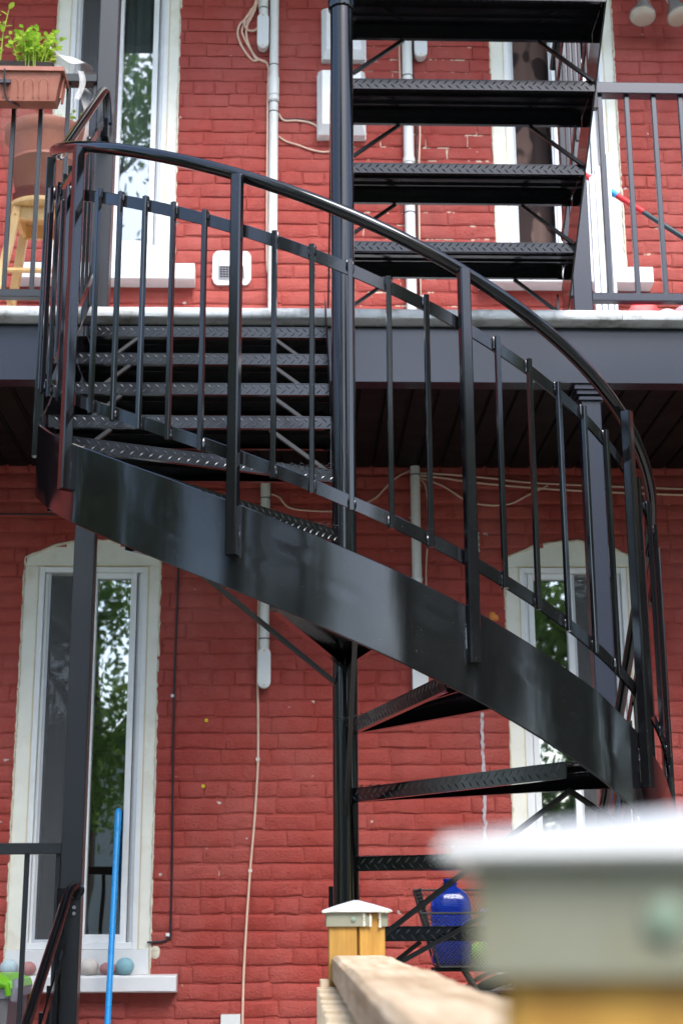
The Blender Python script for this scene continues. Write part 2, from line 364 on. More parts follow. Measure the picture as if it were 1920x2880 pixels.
def brick_variant():
    nx, nz = 6, 4; L, H = 0.2, 0.06
    v = []; f = []
    for j in range(nz):
        for i in range(nx):
            ex = i in (0, nx - 1); ez = j in (0, nz - 1)
            tx = (0, .05, .36, .64, .95, 1)[i]; tz = (0, .13, .85, 1)[j]
            x = (tx - .5) * L; z = (tz - .5) * H; y = random.uniform(-0.0012, 0.0008)
            if ex or ez:
                y = random.uniform(0.0022, 0.0045)
                x += random.uniform(-0.0022, 0.0022) if ex else random.uniform(-0.008, 0.008)
                z += random.uniform(-0.0022, 0.0018)
                if random.random() < 0.12: y += 0.004; z *= 0.93
            v.append((x, y, z))
    for j in range(nz - 1):
        for i in range(nx - 1):
            a = j * nx + i; f.append((a, a + 1, a + nx + 1, a + nx))
    per = [(0, i) for i in range(nx)] + [(j, nx - 1) for j in range(1, nz)] + [(nz - 1, i) for i in range(nx - 2, -1, -1)] + [(j, 0) for j in range(nz - 2, 0, -1)]
    idx = [j * nx + i for j, i in per]; k = len(v)
    for a in idx: x, y, z = v[a]; v.append((x * 1.01, 0.016, z * 1.02))
    m = len(idx)
    for q in range(m): f.append((idx[(q + 1) % m], idx[q], k + q, k + (q + 1) % m))
    return v, f
VAR = [brick_variant() for _ in range(18)]
VM = []
for v, f in VAR:
    b = MB(); b.add(v, f); me = b.mesh('brick', True, 28); me.materials.append(MAT['brick_paint']); VM.append(me)
placed = []
CH = 0.0679
z = WZ0; row = 0
while z < WZ1:
    x = WX0 - random.uniform(0, 0.2); hd = (row % 7 == 3)
    while x < WX1:
        L = random.uniform(0.098, 0.106) if (hd or random.random() < 0.06) else random.uniform(0.198, 0.222)
        spans = [(x, x + L)]
        zc = z + CH / 2
        for w_ in WINS:
            new = []
            for a, b_ in spans:
                zq = zc - 0.014
                if w_[3] - 0.03 < zc and zq < w_[4] + w_[5] - 0.004:
                    x0, x1 = w_[1], w_[2]
                    if zq > w_[4]:
                        c = (x0 + x1) / 2; h = (x1 - x0) / 2 * math.sqrt(max(0, 1 - (zq - w_[4]) / w_[5])); x0, x1 = c - h, c + h
                    if a < x0: new.append((a, min(b_, x0 + 0.004)))
                    if b_ > x1: new.append((max(a, x1 - 0.004), b_))
                else: new.append((a, b_))
            spans = new
        for s_ in SILLS:
            new = []
            for a, b_ in spans:
                if s_[2] - 0.02 < zc < s_[3] + 0.02:
                    if a < s_[0]: new.append((a, min(b_, s_[0])))
                    if b_ > s_[1]: new.append((max(a, s_[1]), b_))
                else: new.append((a, b_))
            spans = new
        for a, b_ in spans:
            if b_ - a > 0.02: placed.append(((a + b_) / 2, zc + random.uniform(-.0015, .0015), b_ - a - random.uniform(0.0015, 0.006)))
        x += L
    z += CH; row += 1
def vis(p):
    x, zz, L = p
    low = 1.12 < zz < 3.42
    if not low: return 0
    if -0.585 < x < 0.915: return 2 + (zz < 3.3)
    if 1.52 < x < 1.85: return 1.5
    if -1.4 < x < -1.18: return 1.2
    return 0
order = sorted(range(len(placed)), key=lambda i: -vis(placed[i]) - placed[i][2])
single = set(order[:300])
rest = MB()
for i, (x, zz, L) in enumerate(placed):
    k = random.randrange(len(VAR)); sx = L / 0.2; dy = random.uniform(-0.0018, 0.0018); rot = random.uniform(-0.006, 0.006); sz = random.uniform(0.985, 1.03)
    if i in single:
        o = bpy.data.objects.new('brick', VM[k]); COL.objects.link(o); o.parent = wall
        o.location = (x, WY + dy, zz); o.scale = (sx, 1, sz); o.rotation_euler = (0, rot, 0)
    else:
        v, f = VAR[k]
        rest.add([(x + a * sx + c * rot, WY + dy + b_, zz + c * sz - a * sx * rot) for a, b_, c in v], f)
ro = rest.build('brickwork', 'brick_paint', wall, True, 28); ro['kind'] = 'stuff'

# ------------------------------------------------------------------ windows
def caulk_path(win, side_jit=0.004):
    _, x0, x1, zb, zs_, rise = win; pts = []
    n = int((zs_ - zb) / 0.022)
    for i in range(n): pts.append((x0, zb + (zs_ - zb) * i / n))
    for i in range(19): xx = x0 + (x1 - x0) * i / 18; pts.append((xx, arch_z(win, xx)))
    for i in range(n, -1, -1): pts.append((x1, zb + (zs_ - zb) * i / n))
    return pts
def make_window(win, sill, label, flip, left_kind, curtain):
    scr = left_kind == 's'
    nm, x0, x1, zb, zs_, rise = win
    W = empty('window', ((x0 + x1) / 2, WY + 0.05, zb), label, 'window', 'tall narrow windows in the red wall')
    cx = (x0 + x1) / 2; fx = (lambda x: 2 * cx - x) if flip else (lambda x: x)
    def BX(b, a0, a1, *r): a0, a1 = fx(a0), fx(a1); return b.box(min(a0, a1), max(a0, a1), *r)
    # reveal: lined opening
    BX(MB(), x0 - 0.02, x0 + 0.0, WY + 0.10, WY + 0.2, zb, zs_)
    # casing boards (cream, aged)
    tb = zb + 0.10
    zt = zs_ - 0.035
    for a0, a1 in ((x0 + 0.001, x0 + 0.062), (x1 - 0.05, x1 - 0.001)):
        MB().bar(((a0 + a1) / 2, WY + 0.022, tb), ((a0 + a1) / 2, WY + 0.022, zt + 0.001), a1 - a0, 0.03, 0.002).build('casing', 'trim_cream', W)
    # thin yellowed caulk line between casing and frame
    for xx in (x0 + 0.064, x1 - 0.052): MB().bar((xx, WY + 0.012, tb), (xx, WY + 0.012, zt), 0.004, 0.008).build('sealant_line', 'stain_line', W)
    # arch panel
    poly = [(x0 + 0.001, zt + 0.002), (x1 - 0.001, zt + 0.002)] + [(x1 - (x1 - x0) * i / 16, arch_z(win, x1 - (x1 - x0) * i / 16)) for i in range(17)]
    MB().prismY(poly, WY + 0.006, WY + 0.04).build('arch_panel', 'trim_cream', W, smooth=False)
    MB().bar((x0 + 0.05, WY + 0.004, zt + 0.003), (x1 - 0.04, WY + 0.004, zt + 0.003), 0.004, 0.004).build('sealant_line', 'stain_line', W)
    # sub sill board
    MB().bar((x0 + 0.005, WY + 0.014, (zb + tb) / 2), (x1 - 0.005, WY + 0.014, (zb + tb) / 2), 0.05, tb - zb - 0.002, 0.002).build('sub_sill', 'sill_paint', W)
    # vinyl frame
    a, b_ = x0 + 0.066, x1 - 0.054
    F = MB(); y0, y1 = WY + 0.012, WY + 0.085
    F.bar((a + 0.012, WY + 0.045, tb), (a + 0.012, WY + 0.045, zt), 0.024, 0.075, 0.002); F.bar((b_ - 0.012, WY + 0.045, tb), (b_ - 0.012, WY + 0.045, zt), 0.024, 0.075, 0.002)
    F.bar((a + 0.024, WY + 0.045, zt - 0.012), (b_ - 0.024, WY + 0.045, zt - 0.012), 0.07, 0.024, 0.002); F.bar((a + 0.024, WY + 0.045, tb + 0.014), (b_ - 0.024, WY + 0.045, tb + 0.014), 0.07, 0.028, 0.002)
    # inner step of the frame
    for xx in (a + 0.031, b_ - 0.031): F.bar((xx, WY + 0.055, tb + 0.028), (xx, WY + 0.055, zt - 0.024), 0.012, 0.05, 0.001)
    F.build('frame', 'pvc_white', W)
    for xx in (a + 0.043, b_ - 0.042): MB().bar((xx, WY + 0.062, tb + 0.03), (xx, WY + 0.062, zt - 0.026), 0.009, 0.04).build('track', 'aluminium_grey', W)
    ia, ib = a + 0.038, b_ - 0.038; z0, z1 = tb + 0.028, zt - 0.024
    mid = ia + (ib - ia) * 0.52
    # sashes: [fixed sash with screen], [sliding sash with clear glass]
    def sash(xa, xb, yy, st, name='sash'):
        S = MB(); k = st
        for xx in (xa + k / 2, xb - k / 2): S.bar((fx(xx), yy, z0), (fx(xx), yy, z1), k, 0.03, 0.0015)
        S.bar((fx(xa + k), yy, z0 + k * .6), (fx(xb - k), yy, z0 + k * .6), 0.03, k * 1.2, 0.0015); S.bar((fx(xa + k), yy, z1 - k * .5), (fx(xb - k), yy, z1 - k * .5), 0.03, k, 0.0015)
        so_ = S.build(name, 'pvc_white', W)
        if not scr and name == 'inner_sash': return so_
        p = MB(); BX(p, xa + k - 0.003, xb - k + 0.003, yy + 0.004, yy + 0.008, z0 + k, z1 - k + 0.003); po = p.build('pane', 'window_glass', so_, smooth=False)
        return so_
    sash(ia, mid + 0.008, WY + 0.072, 0.012, 'inner_sash')
    sash(mid - 0.018, ib - 0.012, WY + 0.040, 0.026)
    if scr: sc_ = MB(); BX(sc_, ia + 0.002, mid - 0.019, WY + 0.038, WY + 0.0385, z0 + 0.012, z1 - 0.01); sc_.build('insect_screen', 'insect_screen', W, smooth=False)
    sc_ = MB()
    for xx in (ia + 0.005, mid - 0.024): BX(sc_, xx - 0.005, xx + 0.005, WY + 0.032, WY + 0.037, z0 + 0.002, z1)
    BX(sc_, ia, mid - 0.019, WY + 0.0325, WY + 0.0365, z0 + 0.001, z0 + 0.012); sc_.build('screen_frame', 'aluminium_grey', W)
    # room behind: a dark niche, and a curtain with folds
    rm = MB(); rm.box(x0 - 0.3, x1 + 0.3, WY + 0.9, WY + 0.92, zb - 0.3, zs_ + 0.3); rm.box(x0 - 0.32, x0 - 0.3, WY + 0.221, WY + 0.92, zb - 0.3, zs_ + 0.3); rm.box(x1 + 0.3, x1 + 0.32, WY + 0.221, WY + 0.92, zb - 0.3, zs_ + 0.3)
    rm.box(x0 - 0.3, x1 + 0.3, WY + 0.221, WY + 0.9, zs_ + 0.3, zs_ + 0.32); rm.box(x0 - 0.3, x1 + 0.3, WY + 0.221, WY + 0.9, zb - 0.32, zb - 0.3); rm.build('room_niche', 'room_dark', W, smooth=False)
    for xa, xb, mt, yy, amp, k in curtain:
        n = 60; rows = []
        for z_ in (zb - 0.05, zs_ + 0.1):
            rows.append([(xa + (xb - xa) * i / n, yy + amp * math.sin(k * i / n * 6.28) + amp * .5 * math.sin(k * 2.3 * i / n * 6.28 + 1), z_) for i in range(n + 1)])
        c = MB(); c.add(rows[0] + rows[1], [(i, i + 1, n + 2 + i, n + 1 + i) for i in range(n)]); c.build('curtain', mt, W, True, 80)
    # ragged foam and caulk bead round the opening
    cp = caulk_path(win); bead = MB()
    pts, rad = [], []
    for (x, z_) in cp: pts.append((x + random.uniform(-0.0018, 0.0022), WY + random.uniform(-0.001, 0.006), z_ + random.uniform(-0.004, 0.004))); rad.append(random.choice((0.0035, 0.004, 0.004, 0.0045, 0.005, 0.0065)))
    bead.tube(pts, rad, 6); bead.build('caulk_bead', 'caulk', W)
    sx0, sx1, sz0, sz1 = sill
    s_ = MB(); n = 14
    prof = [(WY + 0.03, sz0), (WY - 0.072, sz0 + 0.004), (WY - 0.080, sz0 + 0.010), (WY - 0.081, sz1 - 0.008), (WY - 0.075, sz1 - 0.001), (WY + 0.03, sz1 + 0.003)]
    s_.loft([[(sx0 + (sx1 - sx0) * i / n, y + random.uniform(-.001, .001), z_ + random.uniform(-.0012, .0012)) for y, z_ in prof] for i in range(n + 1)])
    s_.build('sill', 'sill_paint', W)
    return W
make_window(WINS[0], SILLS[0], 'tall white window with painted stones on its sill, under the balcony', False, 's', [(-1.2, -0.9, 'room_dark', WY + 0.30, 0.004, 3)])
make_window(WINS[1], SILLS[1], 'tall white window under the balcony, half hidden behind the stair railing', True, 's', [(0.95, 1.5, 'room_dark', WY + 0.4, 0.004, 3)])
make_window(WINS[2], SILLS[2], 'upper white window with grey curtains behind the potted plants', False, 's', [(-1.12, -0.86, 'curtain_grey', WY + 0.15, 0.012, 4), (-0.87, -0.6, 'curtain_blue', WY + 0.115, 0.014, 5)])
make_window(WINS[3], SILLS[3], 'upper white window with brown patterned curtain behind the straight flight', False, 'o', [(0.95, 1.5, 'curtain_pattern', WY + 0.13, 0.006, 4)])

# ------------------------------------------------------------------ balcony
B = empty('balcony', (0, 5.9, ZB - 0.27), 'white edged balcony with charcoal fascia beam and black slatted soffit', 'balcony')
X0, X1 = -3.0, 3.6
prof = [(WY - 0.001, 3.713), (5.302, 3.713), (5.293, 3.718), (5.289, 3.727), (5.289, 3.744), (5.293, 3.753), (5.302, ZB), (WY - 0.001, ZB)]
cuts = [X0, -1.9, -0.86, 0.107, 1.235, 2.3, X1]
for i in range(len(cuts) - 1):
    s_ = MB(); a, b_ = cuts[i] + 0.001, cuts[i + 1] - 0.001; n = 26
    s_.loft([[(a + (b_ - a) * q / n, y + (random.uniform(-.0012, .0012) if y < 5.4 else 0), z_ + random.uniform(-.0008, .0008) if y < 5.4 else z_) for y, z_ in prof] for q in range(n + 1)]); s_.build('deck_board', 'slab_white', B)
fb = MB(); fb.prismX([(5.352, 3.484), (5.43, 3.484), (5.43, 3.711), (5.365, 3.711), (5.365, 3.700), (5.352, 3.697)], X0, X1); fb.build('fascia_beam', 'slate', B, smooth=False)
x = X0; pw = 0.1015; proto = None
while x < X1 - 0.05:
    if proto is None:
        p = MB(); p.prismY([(0, 0.012), (0, 0.004), (0.004, 0), (pw - 0.018, 0), (pw - 0.014, 0.006), (pw - 0.006, 0.006), (pw - 0.003, 0.012)], 5.431, WY - 0.001)
        proto = p.mesh('soffit_panel', False); proto.materials.append(MAT['soffit_black'])
    o = link('soffit_panel', proto, B); o.location = Vector((x, 0, 3.4875)) ; o.matrix_parent_inverse = Matrix.Translation(-Vector(B.location)); x += pw
MB().box(X0, X1, 5.431, WY - 0.001, 3.503, 3.70).build('joist_core', 'soffit_black', B, smooth=False)
# third floor balcony over the frame (seen in the window reflections)
B2 = empty('balcony', (0, 5.9, 6.33), 'third floor balcony slab above the upper windows, charcoal beam', 'balcony')
MB().box(X0, X1, 5.29, WY - 0.001, 6.555, 6.60).build('deck_board', 'slab_white', B2, smooth=False)
MB().box(X0, X1, 5.352, 5.43, 6.33, 6.554).build('fascia_beam', 'slate', B2, smooth=False)
MB().box(X0, X1, 5.431, WY - 0.001, 6.335, 6.54).build('soffit_panel', 'soffit_black', B2, smooth=False)

def post(name, xc, yc, wd, z0, z1, mat, label, capital=False, base=False):
    t = empty(name, (xc, yc, z0), label, 'post', 'balcony posts')
    MB().bar((xc, yc, z0), (xc, yc, z1), wd, wd, 0.003, up=(0, 1, 0)).build('shaft', mat, t)
    if capital:
        c = MB()
        for zz, h, g in ((z1 - 0.010, 0.018, 0.030), (z1 - 0.028, 0.016, 0.020), (z1 - 0.050, 0.012, 0.012)): c.bar((xc, yc, zz - h / 2), (xc, yc, zz + h / 2), wd + 2 * g, wd + 2 * g, 0.003, up=(0, 1, 0))
        c.build('capital', mat, t)
    if base: MB().bar((xc, yc, z0), (xc, yc, z0 + 0.008), wd + 0.03, wd + 0.03, 0.002, up=(0, 1, 0)).build('base_plate', mat, t)
    return t
post('balcony_post', -0.768, 5.42, 0.075, PORCH, 3.4835, 'dark_slate', 'dark square post under the balcony in front of the window with stones')
post('balcony_post', 1.121, 5.43, 0.075, PORCH, 3.4835, 'slate', 'slate square post with stepped capital under the balcony', True)
post('balcony_post', -0.752, 5.39, 0.076, ZB + 0.001, 6.329, 'dark_slate', 'dark square post on the balcony beside the terracotta planter', False, True)
post('balcony_post', 1.103, 5.39, 0.074, ZB + 0.001, 6.329, 'slate', 'slate blue square post on the balcony where the straight flight lands', False, True)

def railing(x0, x1, y, zt0, zt1, zb0, zb1, bx, mat, label, bw=0.019, grp='aluminium railings'):
    t = empty('balcony_railing', ((x0 + x1) / 2, y, zb0), label, 'railing', grp)
    MB().bar((x0, y, (zt0 + zt1) / 2), (x1, y, (zt0 + zt1) / 2), 0.052, zt1 - zt0, 0.003).build('top_rail', mat, t)
    MB().bar((x0, y, (zb0 + zb1) / 2), (x1, y, (zb0 + zb1) / 2), 0.04, zb1 - zb0, 0.003).build('bottom_rail', mat, t)
    for xb in bx: MB().bar((xb, y, zb1 - 0.002), (xb, y, zt0 + 0.001), bw, bw, 0.0015, up=(0, 1, 0)).build('baluster', mat, t)
    return t
railing(1.141, 3.5, 5.375, 4.715, 4.765, 3.822, 3.856, [1.213 + 0.1085 * i for i in range(21)], 'slate', 'slate blue balcony railing with square balusters beside the straight flight')
railing(-2.9, -0.791, 5.375, 4.738, 4.775, 3.820, 3.852, [-0.797 - 0.1055 * i for i in range(20)], 'dark_slate', 'dark balcony railing in front of the wooden stool', 0.017)
railing(-2.9, -0.806, 5.42, 1.752, 1.790, 0.86, 0.895, [-0.818 - 0.109 * i for i in range(19)], 'dark_slate', 'dark porch railing by the ground floor window', 0.017)

# ------------------------------------------------------------------ stairs
def P(a, r, z): a = R_(a); return Vector((XP - r * math.cos(a), YP - r * math.sin(a), z))
MH = 0.41087                                    # helix fall per radian
def hz(z0, a): return CAMZ + z0 - MH * R_(a)
SLOPE = 0.188 / 0.222
YL = 5.245                                      # upper landing
YD = 5.20                                       # lower landing
def path(z0, r, n=90, a0=0, a1=180, up=True, down=True, wob=0):
    """centre line of a member: lower straight leg, winding part, upper straight leg; returns (point, outward normal)"""
    out = []
    if up:
        for i in range(14, 0, -1):
            y = YP + (YL - YP) * i / 14; out.append((Vector((XP - r, y, hz(z0, 0) + SLOPE * (y - YP))), Vector((-1, 0, 0))))
    for i in range(n + 1):
        a = a0 + (a1 - a0) * i / n
        rr = r
        if wob: rr += wob * (math.sin(R_(a) * 11 + 1.0) + 0.7 * math.sin(R_(a) * 19 + 2.2) + 0.55 * math.sin(R_(a) * 31))
        out.append((P(a, rr, hz(z0, a)), Vector((-math.cos(R_(a)), -math.sin(R_(a)), 0))))
    if down:
        for i in range(1, 15):
            y = YP + (YD - YP) * i / 14; out.append((Vector((XP + r, y, hz(z0, 180) - SLOPE * (y - YP))), Vector((1, 0, 0))))
    return out
ST = empty('spiral_staircase', (XP, YP, PORCH), 'black steel winding staircase with diamond plate treads round a central pole', 'staircase')
# stringer: top edge 1.485, bottom edge 1.271 above the eye at the left quarter
tp = path(1.4846, RS, 180, wob=0.0018); bt = path(1.2712, RS, 180, wob=0.0018)
NR = 12
dents = []
for k, (ad, vd) in enumerate(((30, .30), (34, .78), (49, .16), (52, .83), (60, .55), (74, .62), (80, .30), (88, .52), (101, .36), (108, .50), (116, .40), (124, .60), (134, .5))):
    dents.append((R_(ad) * RS, vd, random.uniform(0.03, 0.055), random.uniform(0.0010, 0.0018), random.uniform(-0.35, 0.35)))
def dent(arc, v):
    d = 0.0
    for c, vd, wd, am, tl in dents:
        u = (arc - c) / wd
        if abs(u) > 2.5: continue
        zz = (v - vd + tl * (arc - c)) * 0.214 / 0.011
        d += am * zz * math.exp(-u * u) * math.exp(-zz * zz)
    return d
rings = []
for q, ((a, n1), (b_, n2)) in enumerate(zip(tp, bt)):
    col_ = []; arc = RS * math.pi * (q - 14) / 180.0
    for r_ in range(NR + 1):
        v_ = r_ / NR; p = a.lerp(b_, v_); off = 0.003 + (dent(arc, v_) if 0 <= q - 14 <= 180 else 0.0) - (0.002 if r_ in (0, NR) else 0)
        if r_ in (1, NR - 1): v2 = 0.012; p = a.lerp(b_, v2 if r_ == 1 else 1 - v2)
        col_.append(p + n1 * off)
    col_ += [b_ - n1 * 0.003, a - n1 * 0.003]
    rings.append(col_)
MB().loft(rings).build('stringer', 'black_gloss', ST, True, 30)
# handrail
hp = [p for p, n in path(2.350, 0.893, 110)]
top = hp[0]
hp = [top + Vector((0.012, 0.075, -0.10)), top + Vector((0.008, 0.068, -0.03)), top + Vector((0.004, 0.045, 0.022)), top + Vector((0.0, 0.02, 0.012))] + hp
end = hp[-1]; hp = hp + [end + Vector((0, 0.03, -0.02)), end + Vector((0, 0.055, -0.06))]
MB().tube(hp, 0.0168, 14).build('handrail', 'black_gloss', ST, True, 60)
def flat(z0, r, hh, name):
    rg = []
    for p, n in path(z0, r, 110): rg.append([p + n * 0.0012 + Vector((0, 0, hh)), p + n * 0.003 + Vector((0, 0, hh - 0.002)), p + n * 0.003 - Vector((0, 0, hh)), p - n * 0.003 - Vector((0, 0, hh)), p - n * 0.003 + Vector((0, 0, hh))])
    MB().loft(rg).build(name, 'black_gloss', ST, True, 40)
flat(2.201, 0.893, 0.0172, 'upper_rail'); flat(1.6044, 0.893, 0.0172, 'lower_rail')
# newel posts and balusters
def upright(p0, nrm, z0, z1, wd, name, weld=True):
    m = MB(); a = nrm.cross(Vector((0, 0, 1)))
    b0, b1 = Vector((p0.x, p0.y, z0)), Vector((p0.x, p0.y, z1))
    m.bar(b0, b1, wd, wd, wd * 0.13, up=tuple(nrm))
    if weld:
        for zz in (z0 + 0.016, z1 - 0.016):
            for s_ in (-1, 1):
                m.sphere(Vector((p0.x, p0.y, zz + random.uniform(-.003, .003))) - nrm * wd * 0.40 + a * s_ * (wd * 0.5 + random.uniform(0, .001)), random.uniform(0.0034, 0.0046), 6, 7, (1, 1, random.uniform(3, 5)), 0.25)
    m.build(name, 'black_gloss', ST)
PA = [-0.4 + 35.85 * i for i in range(6)]
for a in PA:
    n = Vector((-math.cos(R_(a)), -math.sin(R_(a)), 0))
    upright(P(a, 0.9165, 0), n, hz(1.4846, a) - 0.132, hz(2.350, a) - 0.012, 0.0275, 'newel_post', False)
    wd = MB()
    for s_ in (-1, 1):
        c = n.cross(Vector((0, 0, 1))) * s_
        wd.sphere(P(a, 0.904, hz(1.4846, a) - 0.082) + c * 0.0145, 0.0034, 6, 16, (1, 1, random.uniform(11, 14)), 0.25)
    wd.build('weld_bead', 'black_gloss', ST)
for i in range(5):
    for j in range(1, 6):
        a = PA[i] + (PA[i + 1] - PA[i]) * j / 6
        n = Vector((-math.cos(R_(a)), -math.sin(R_(a)), 0))
        upright(P(a, 0.9025, 0), n, hz(1.6044, a) - 0.022, hz(2.201, a) + 0.022, 0.0127, 'baluster')
for k, (sx, ys) in enumerate(((-1, [YP + 0.094 * i for i in range(1, 10)]), (1, [YP + 0.094 * i for i in range(1, 9)]))):
    for i, y in enumerate(ys):
        sl_ = SLOPE * (y - YP) * (1 if sx < 0 else -1); a = 0 if sx < 0 else 180
        n = Vector((sx, 0, 0))
        if (sx < 0 and i == 8) or (sx > 0 and i in (5,)): upright(Vector((XP + sx * 0.9165, y, 0)), n, hz(1.4846, a) + sl_ - 0.13, hz(2.35, a) + sl_ - 0.012, 0.0275, 'newel_post', False)
        else: upright(Vector((XP + sx * 0.9025, y, 0)), n, hz(1.6044, a) + sl_ - 0.022, hz(2.201, a) + sl_ + 0.022, 0.0127, 'baluster')
# bottom newel standing on the porch, and the hanger plate on the balcony beam
MB().bar((XP + 0.9165, YD - 0.02, PORCH), (XP + 0.9165, YD - 0.02, hz(2.35, 180) - SLOPE * (YD - YP) - 0.01), 0.0275, 0.0275, 0.003, up=(0, 1, 0)).build('newel_post', 'black_gloss', ST)
MB().box(XP - 0.94, XP - 0.897, YL + 0.0, YL + 0.028, 3.33, 4.0).build('hanger_bar', 'dark_slate', ST)
MB().bar((XP - 0.89, YL + 0.07, hz(2.35, 0) + SLOPE * (YL - YP) - 0.17), (XP - 0.89, YL + 0.07, hz(2.35, 0) + SLOPE * (YL - YP) - 0.09), 0.03, 0.05, 0.003).build('rail_bracket', 'black_gloss', ST)
# central pole with its sleeve
pole = MB(); pole.lathe([(0.0365, 0), (0.0365, 6.2 - PORCH)], (XP, YP, PORCH), 32); po = pole.build('pole', 'black_gloss', ST, True, 60)
sv = MB(); sv.lathe([(0.0366, 0), (0.0425, 0.002), (0.0435, 0.006), (0.0435, 0.072), (0.042, 0.078), (0.0366, 0.079)], (XP, YP, 4.392), 32); sv.build('sleeve', 'black_gloss', po, True, 50)
MB().bar((0.111, 4.42, 0.76), (0.111, 4.42, 1.615), 0.025, 0.012, 0.004).build('side_bar', 'black_gloss', ST)

def lozenges(m, p0, p1, up, nrm, h, dens=0.028):
    """two staggered rows of raised tear shapes on a strip from p0 to p1, height h along up, facing nrm"""
    p0, p1 = Vector(p0), Vector(p1); L = (p1 - p0).length; d = (p1 - p0) / L; n = int(L / dens)
    for i in range(n):
        for row, sg in ((0.70, 1), (0.28, -1)):
            c = p0 + d * ((i + (0.25 if row < .5 else 0.75)) * dens) + up * h * row
            if ((c - p0).dot(d)) > L - 0.012: continue
            t = (d * 0.72 + up * sg * 0.70).normalized(); s_ = nrm.cross(t)
            hl, hw = h * 0.33, 0.0030
            hl = min(hl, 0.0135)
            v = [c - t * hl, c + s_ * hw, c + t * hl, c - s_ * hw, c - t * hl * 0.45 + nrm * 0.0016, c + t * hl * 0.45 + nrm * 0.0016]
            m.add(v, [(0, 3, 4), (3, 2, 5), (3, 5, 4), (2, 1, 5), (1, 0, 4), (1, 4, 5)])
LIP = 0.039
def tread(poly_front, poly_back, outer, zt, parent, rods=(), name='tread'):
    """front: (inner, outer) XY of the nosing; back: likewise; outer: extra XY points from front outer to back outer"""
    f0, f1 = [Vector((*p, 0)) for p in poly_front]; b0, b1 = [Vector((*p, 0)) for p in poly_back]
    ring = [f0, f1] + [Vector((*p, 0)) for p in outer] + [b1, b0]
    m = MB(); lm = MB()
    m.loft([[(p.x, p.y, zt - 0.004) for p in ring], [(p.x, p.y, zt) for p in ring]])
    cen = sum(ring, Vector()) / len(ring)
    for a, b_ in ((f0, f1), (b0, b1)):
        d = (b_ - a).normalized(); n = Vector((d.y, -d.x, 0))
        if n.dot(a - cen) < 0: n = -n
        z1, z0 = zt - 0.003, zt - LIP
        m.loft([[q + Vector((0, 0, zz)) + n * o for o, zz in ((0, z1), (0, z0), (-0.004, z0), (-0.004, z1))] for q in (a, b_)])
        # return flange
        m.loft([[q + Vector((0, 0, zz)) + n * o for o, zz in ((-0.004, z0 + 0.003), (-0.004, z0), (-0.016, z0), (-0.016, z0 + 0.003))] for q in (a + d * 0.02, b_ - d * 0.02)])
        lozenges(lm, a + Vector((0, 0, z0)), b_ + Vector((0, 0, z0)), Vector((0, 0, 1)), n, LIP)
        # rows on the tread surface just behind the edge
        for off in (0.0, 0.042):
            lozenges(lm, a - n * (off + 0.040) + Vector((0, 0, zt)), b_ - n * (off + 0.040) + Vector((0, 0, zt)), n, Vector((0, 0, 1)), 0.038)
    # stiffeners under the plate
    for q, hgt in ((0.36, 0.010), (0.60, 0.007)):
        a, b_ = f0.lerp(b0, 1 - q), f1.lerp(b1, 1 - q); m.bar(a + Vector((0, 0, zt - 0.004 - hgt / 2)), b_ + Vector((0, 0, zt - 0.004 - hgt / 2)), 0.006, hgt)
    t = m.build(name, 'black_tread', parent, True, 30)
    lm.build('raised_pattern', 'tread_glint', t, False)['kind'] = 'stuff'
    for r0, r1 in rods: MB().bar(r0, r1, 0.0125, 0.0125, 0.001).build('brace', 'black_under', t)
    return t
TA = [0, 23.1, 49.9, 76.0, 102.2, 122.8, 145.9, 170.0]
Z0 = CAMZ + 1.5
def xy(a, r): p = P(a, r, 0); return (p.x, p.y)
for k in range(1, 8):
    aN, aB = TA[k], TA[k - 1] + 0.8; zt = Z0 - 0.188 * k
    rods = []
    if k in (2, 4, 6):
        ar = {2: 31, 4: 90.3, 6: 143}[k]; rods.append((P(ar, 0.70, zt - 0.042), P(ar, 0.036, zt - 0.45)))
    if k == 7: rods.append((P(163, 0.62, zt - 0.042), P(163, 0.036, zt - 0.34)))
    if k in (1, 2): rods.append((P(TA[k] - 3, 0.72, zt - 0.04), P(TA[k] - 6, 0.895, zt - 0.15)))
    if k == 6: rods.append((P(TA[k] - 3, 0.70, zt - 0.04), P(TA[k] - 6, 0.893, zt - 0.16)))
    tread((xy(aN, 0.034), xy(aN, 0.892)), (xy(aB, 0.034), xy(aB, 0.892)), [xy(aN + (aB - aN) * i / 6, 0.8945) for i in range(1, 6)], zt, ST, rods)
def straight(xi, xo, y, dy, zt, parent, sgn, drop_in=True):
    """tread between inner x xi and outer x xo; nosing at y, back at y + dy"""
    s_ = 1 if xo > xi else -1; yr = y + 0.008 * (1 if dy > 0 else -1)
    rods = [((xi + s_ * 0.185, yr, zt - LIP - 0.003), (xi + s_ * 0.01, yr, zt - LIP - 0.135)), ((xo - s_ * 0.19, yr, zt - LIP - 0.003), (xo - s_ * 0.004, yr, zt - LIP - 0.155))]
    return tread(((xi, y), (xo, y)), ((xi, y + dy), (xo, y + dy)), [], zt, parent, rods)
for k in range(4): straight(XP - 0.037, XP - 0.895, 4.372 + 0.222 * k, 0.222, Z0 + 0.188 * k, ST, 1)
for k in range(4):
    zt = Z0 - 0.188 * (8 + k)
    straight(XP + 0.037, XP + 0.895, 4.335 + 0.222 * (k + 1), -0.235, zt, ST, -1)
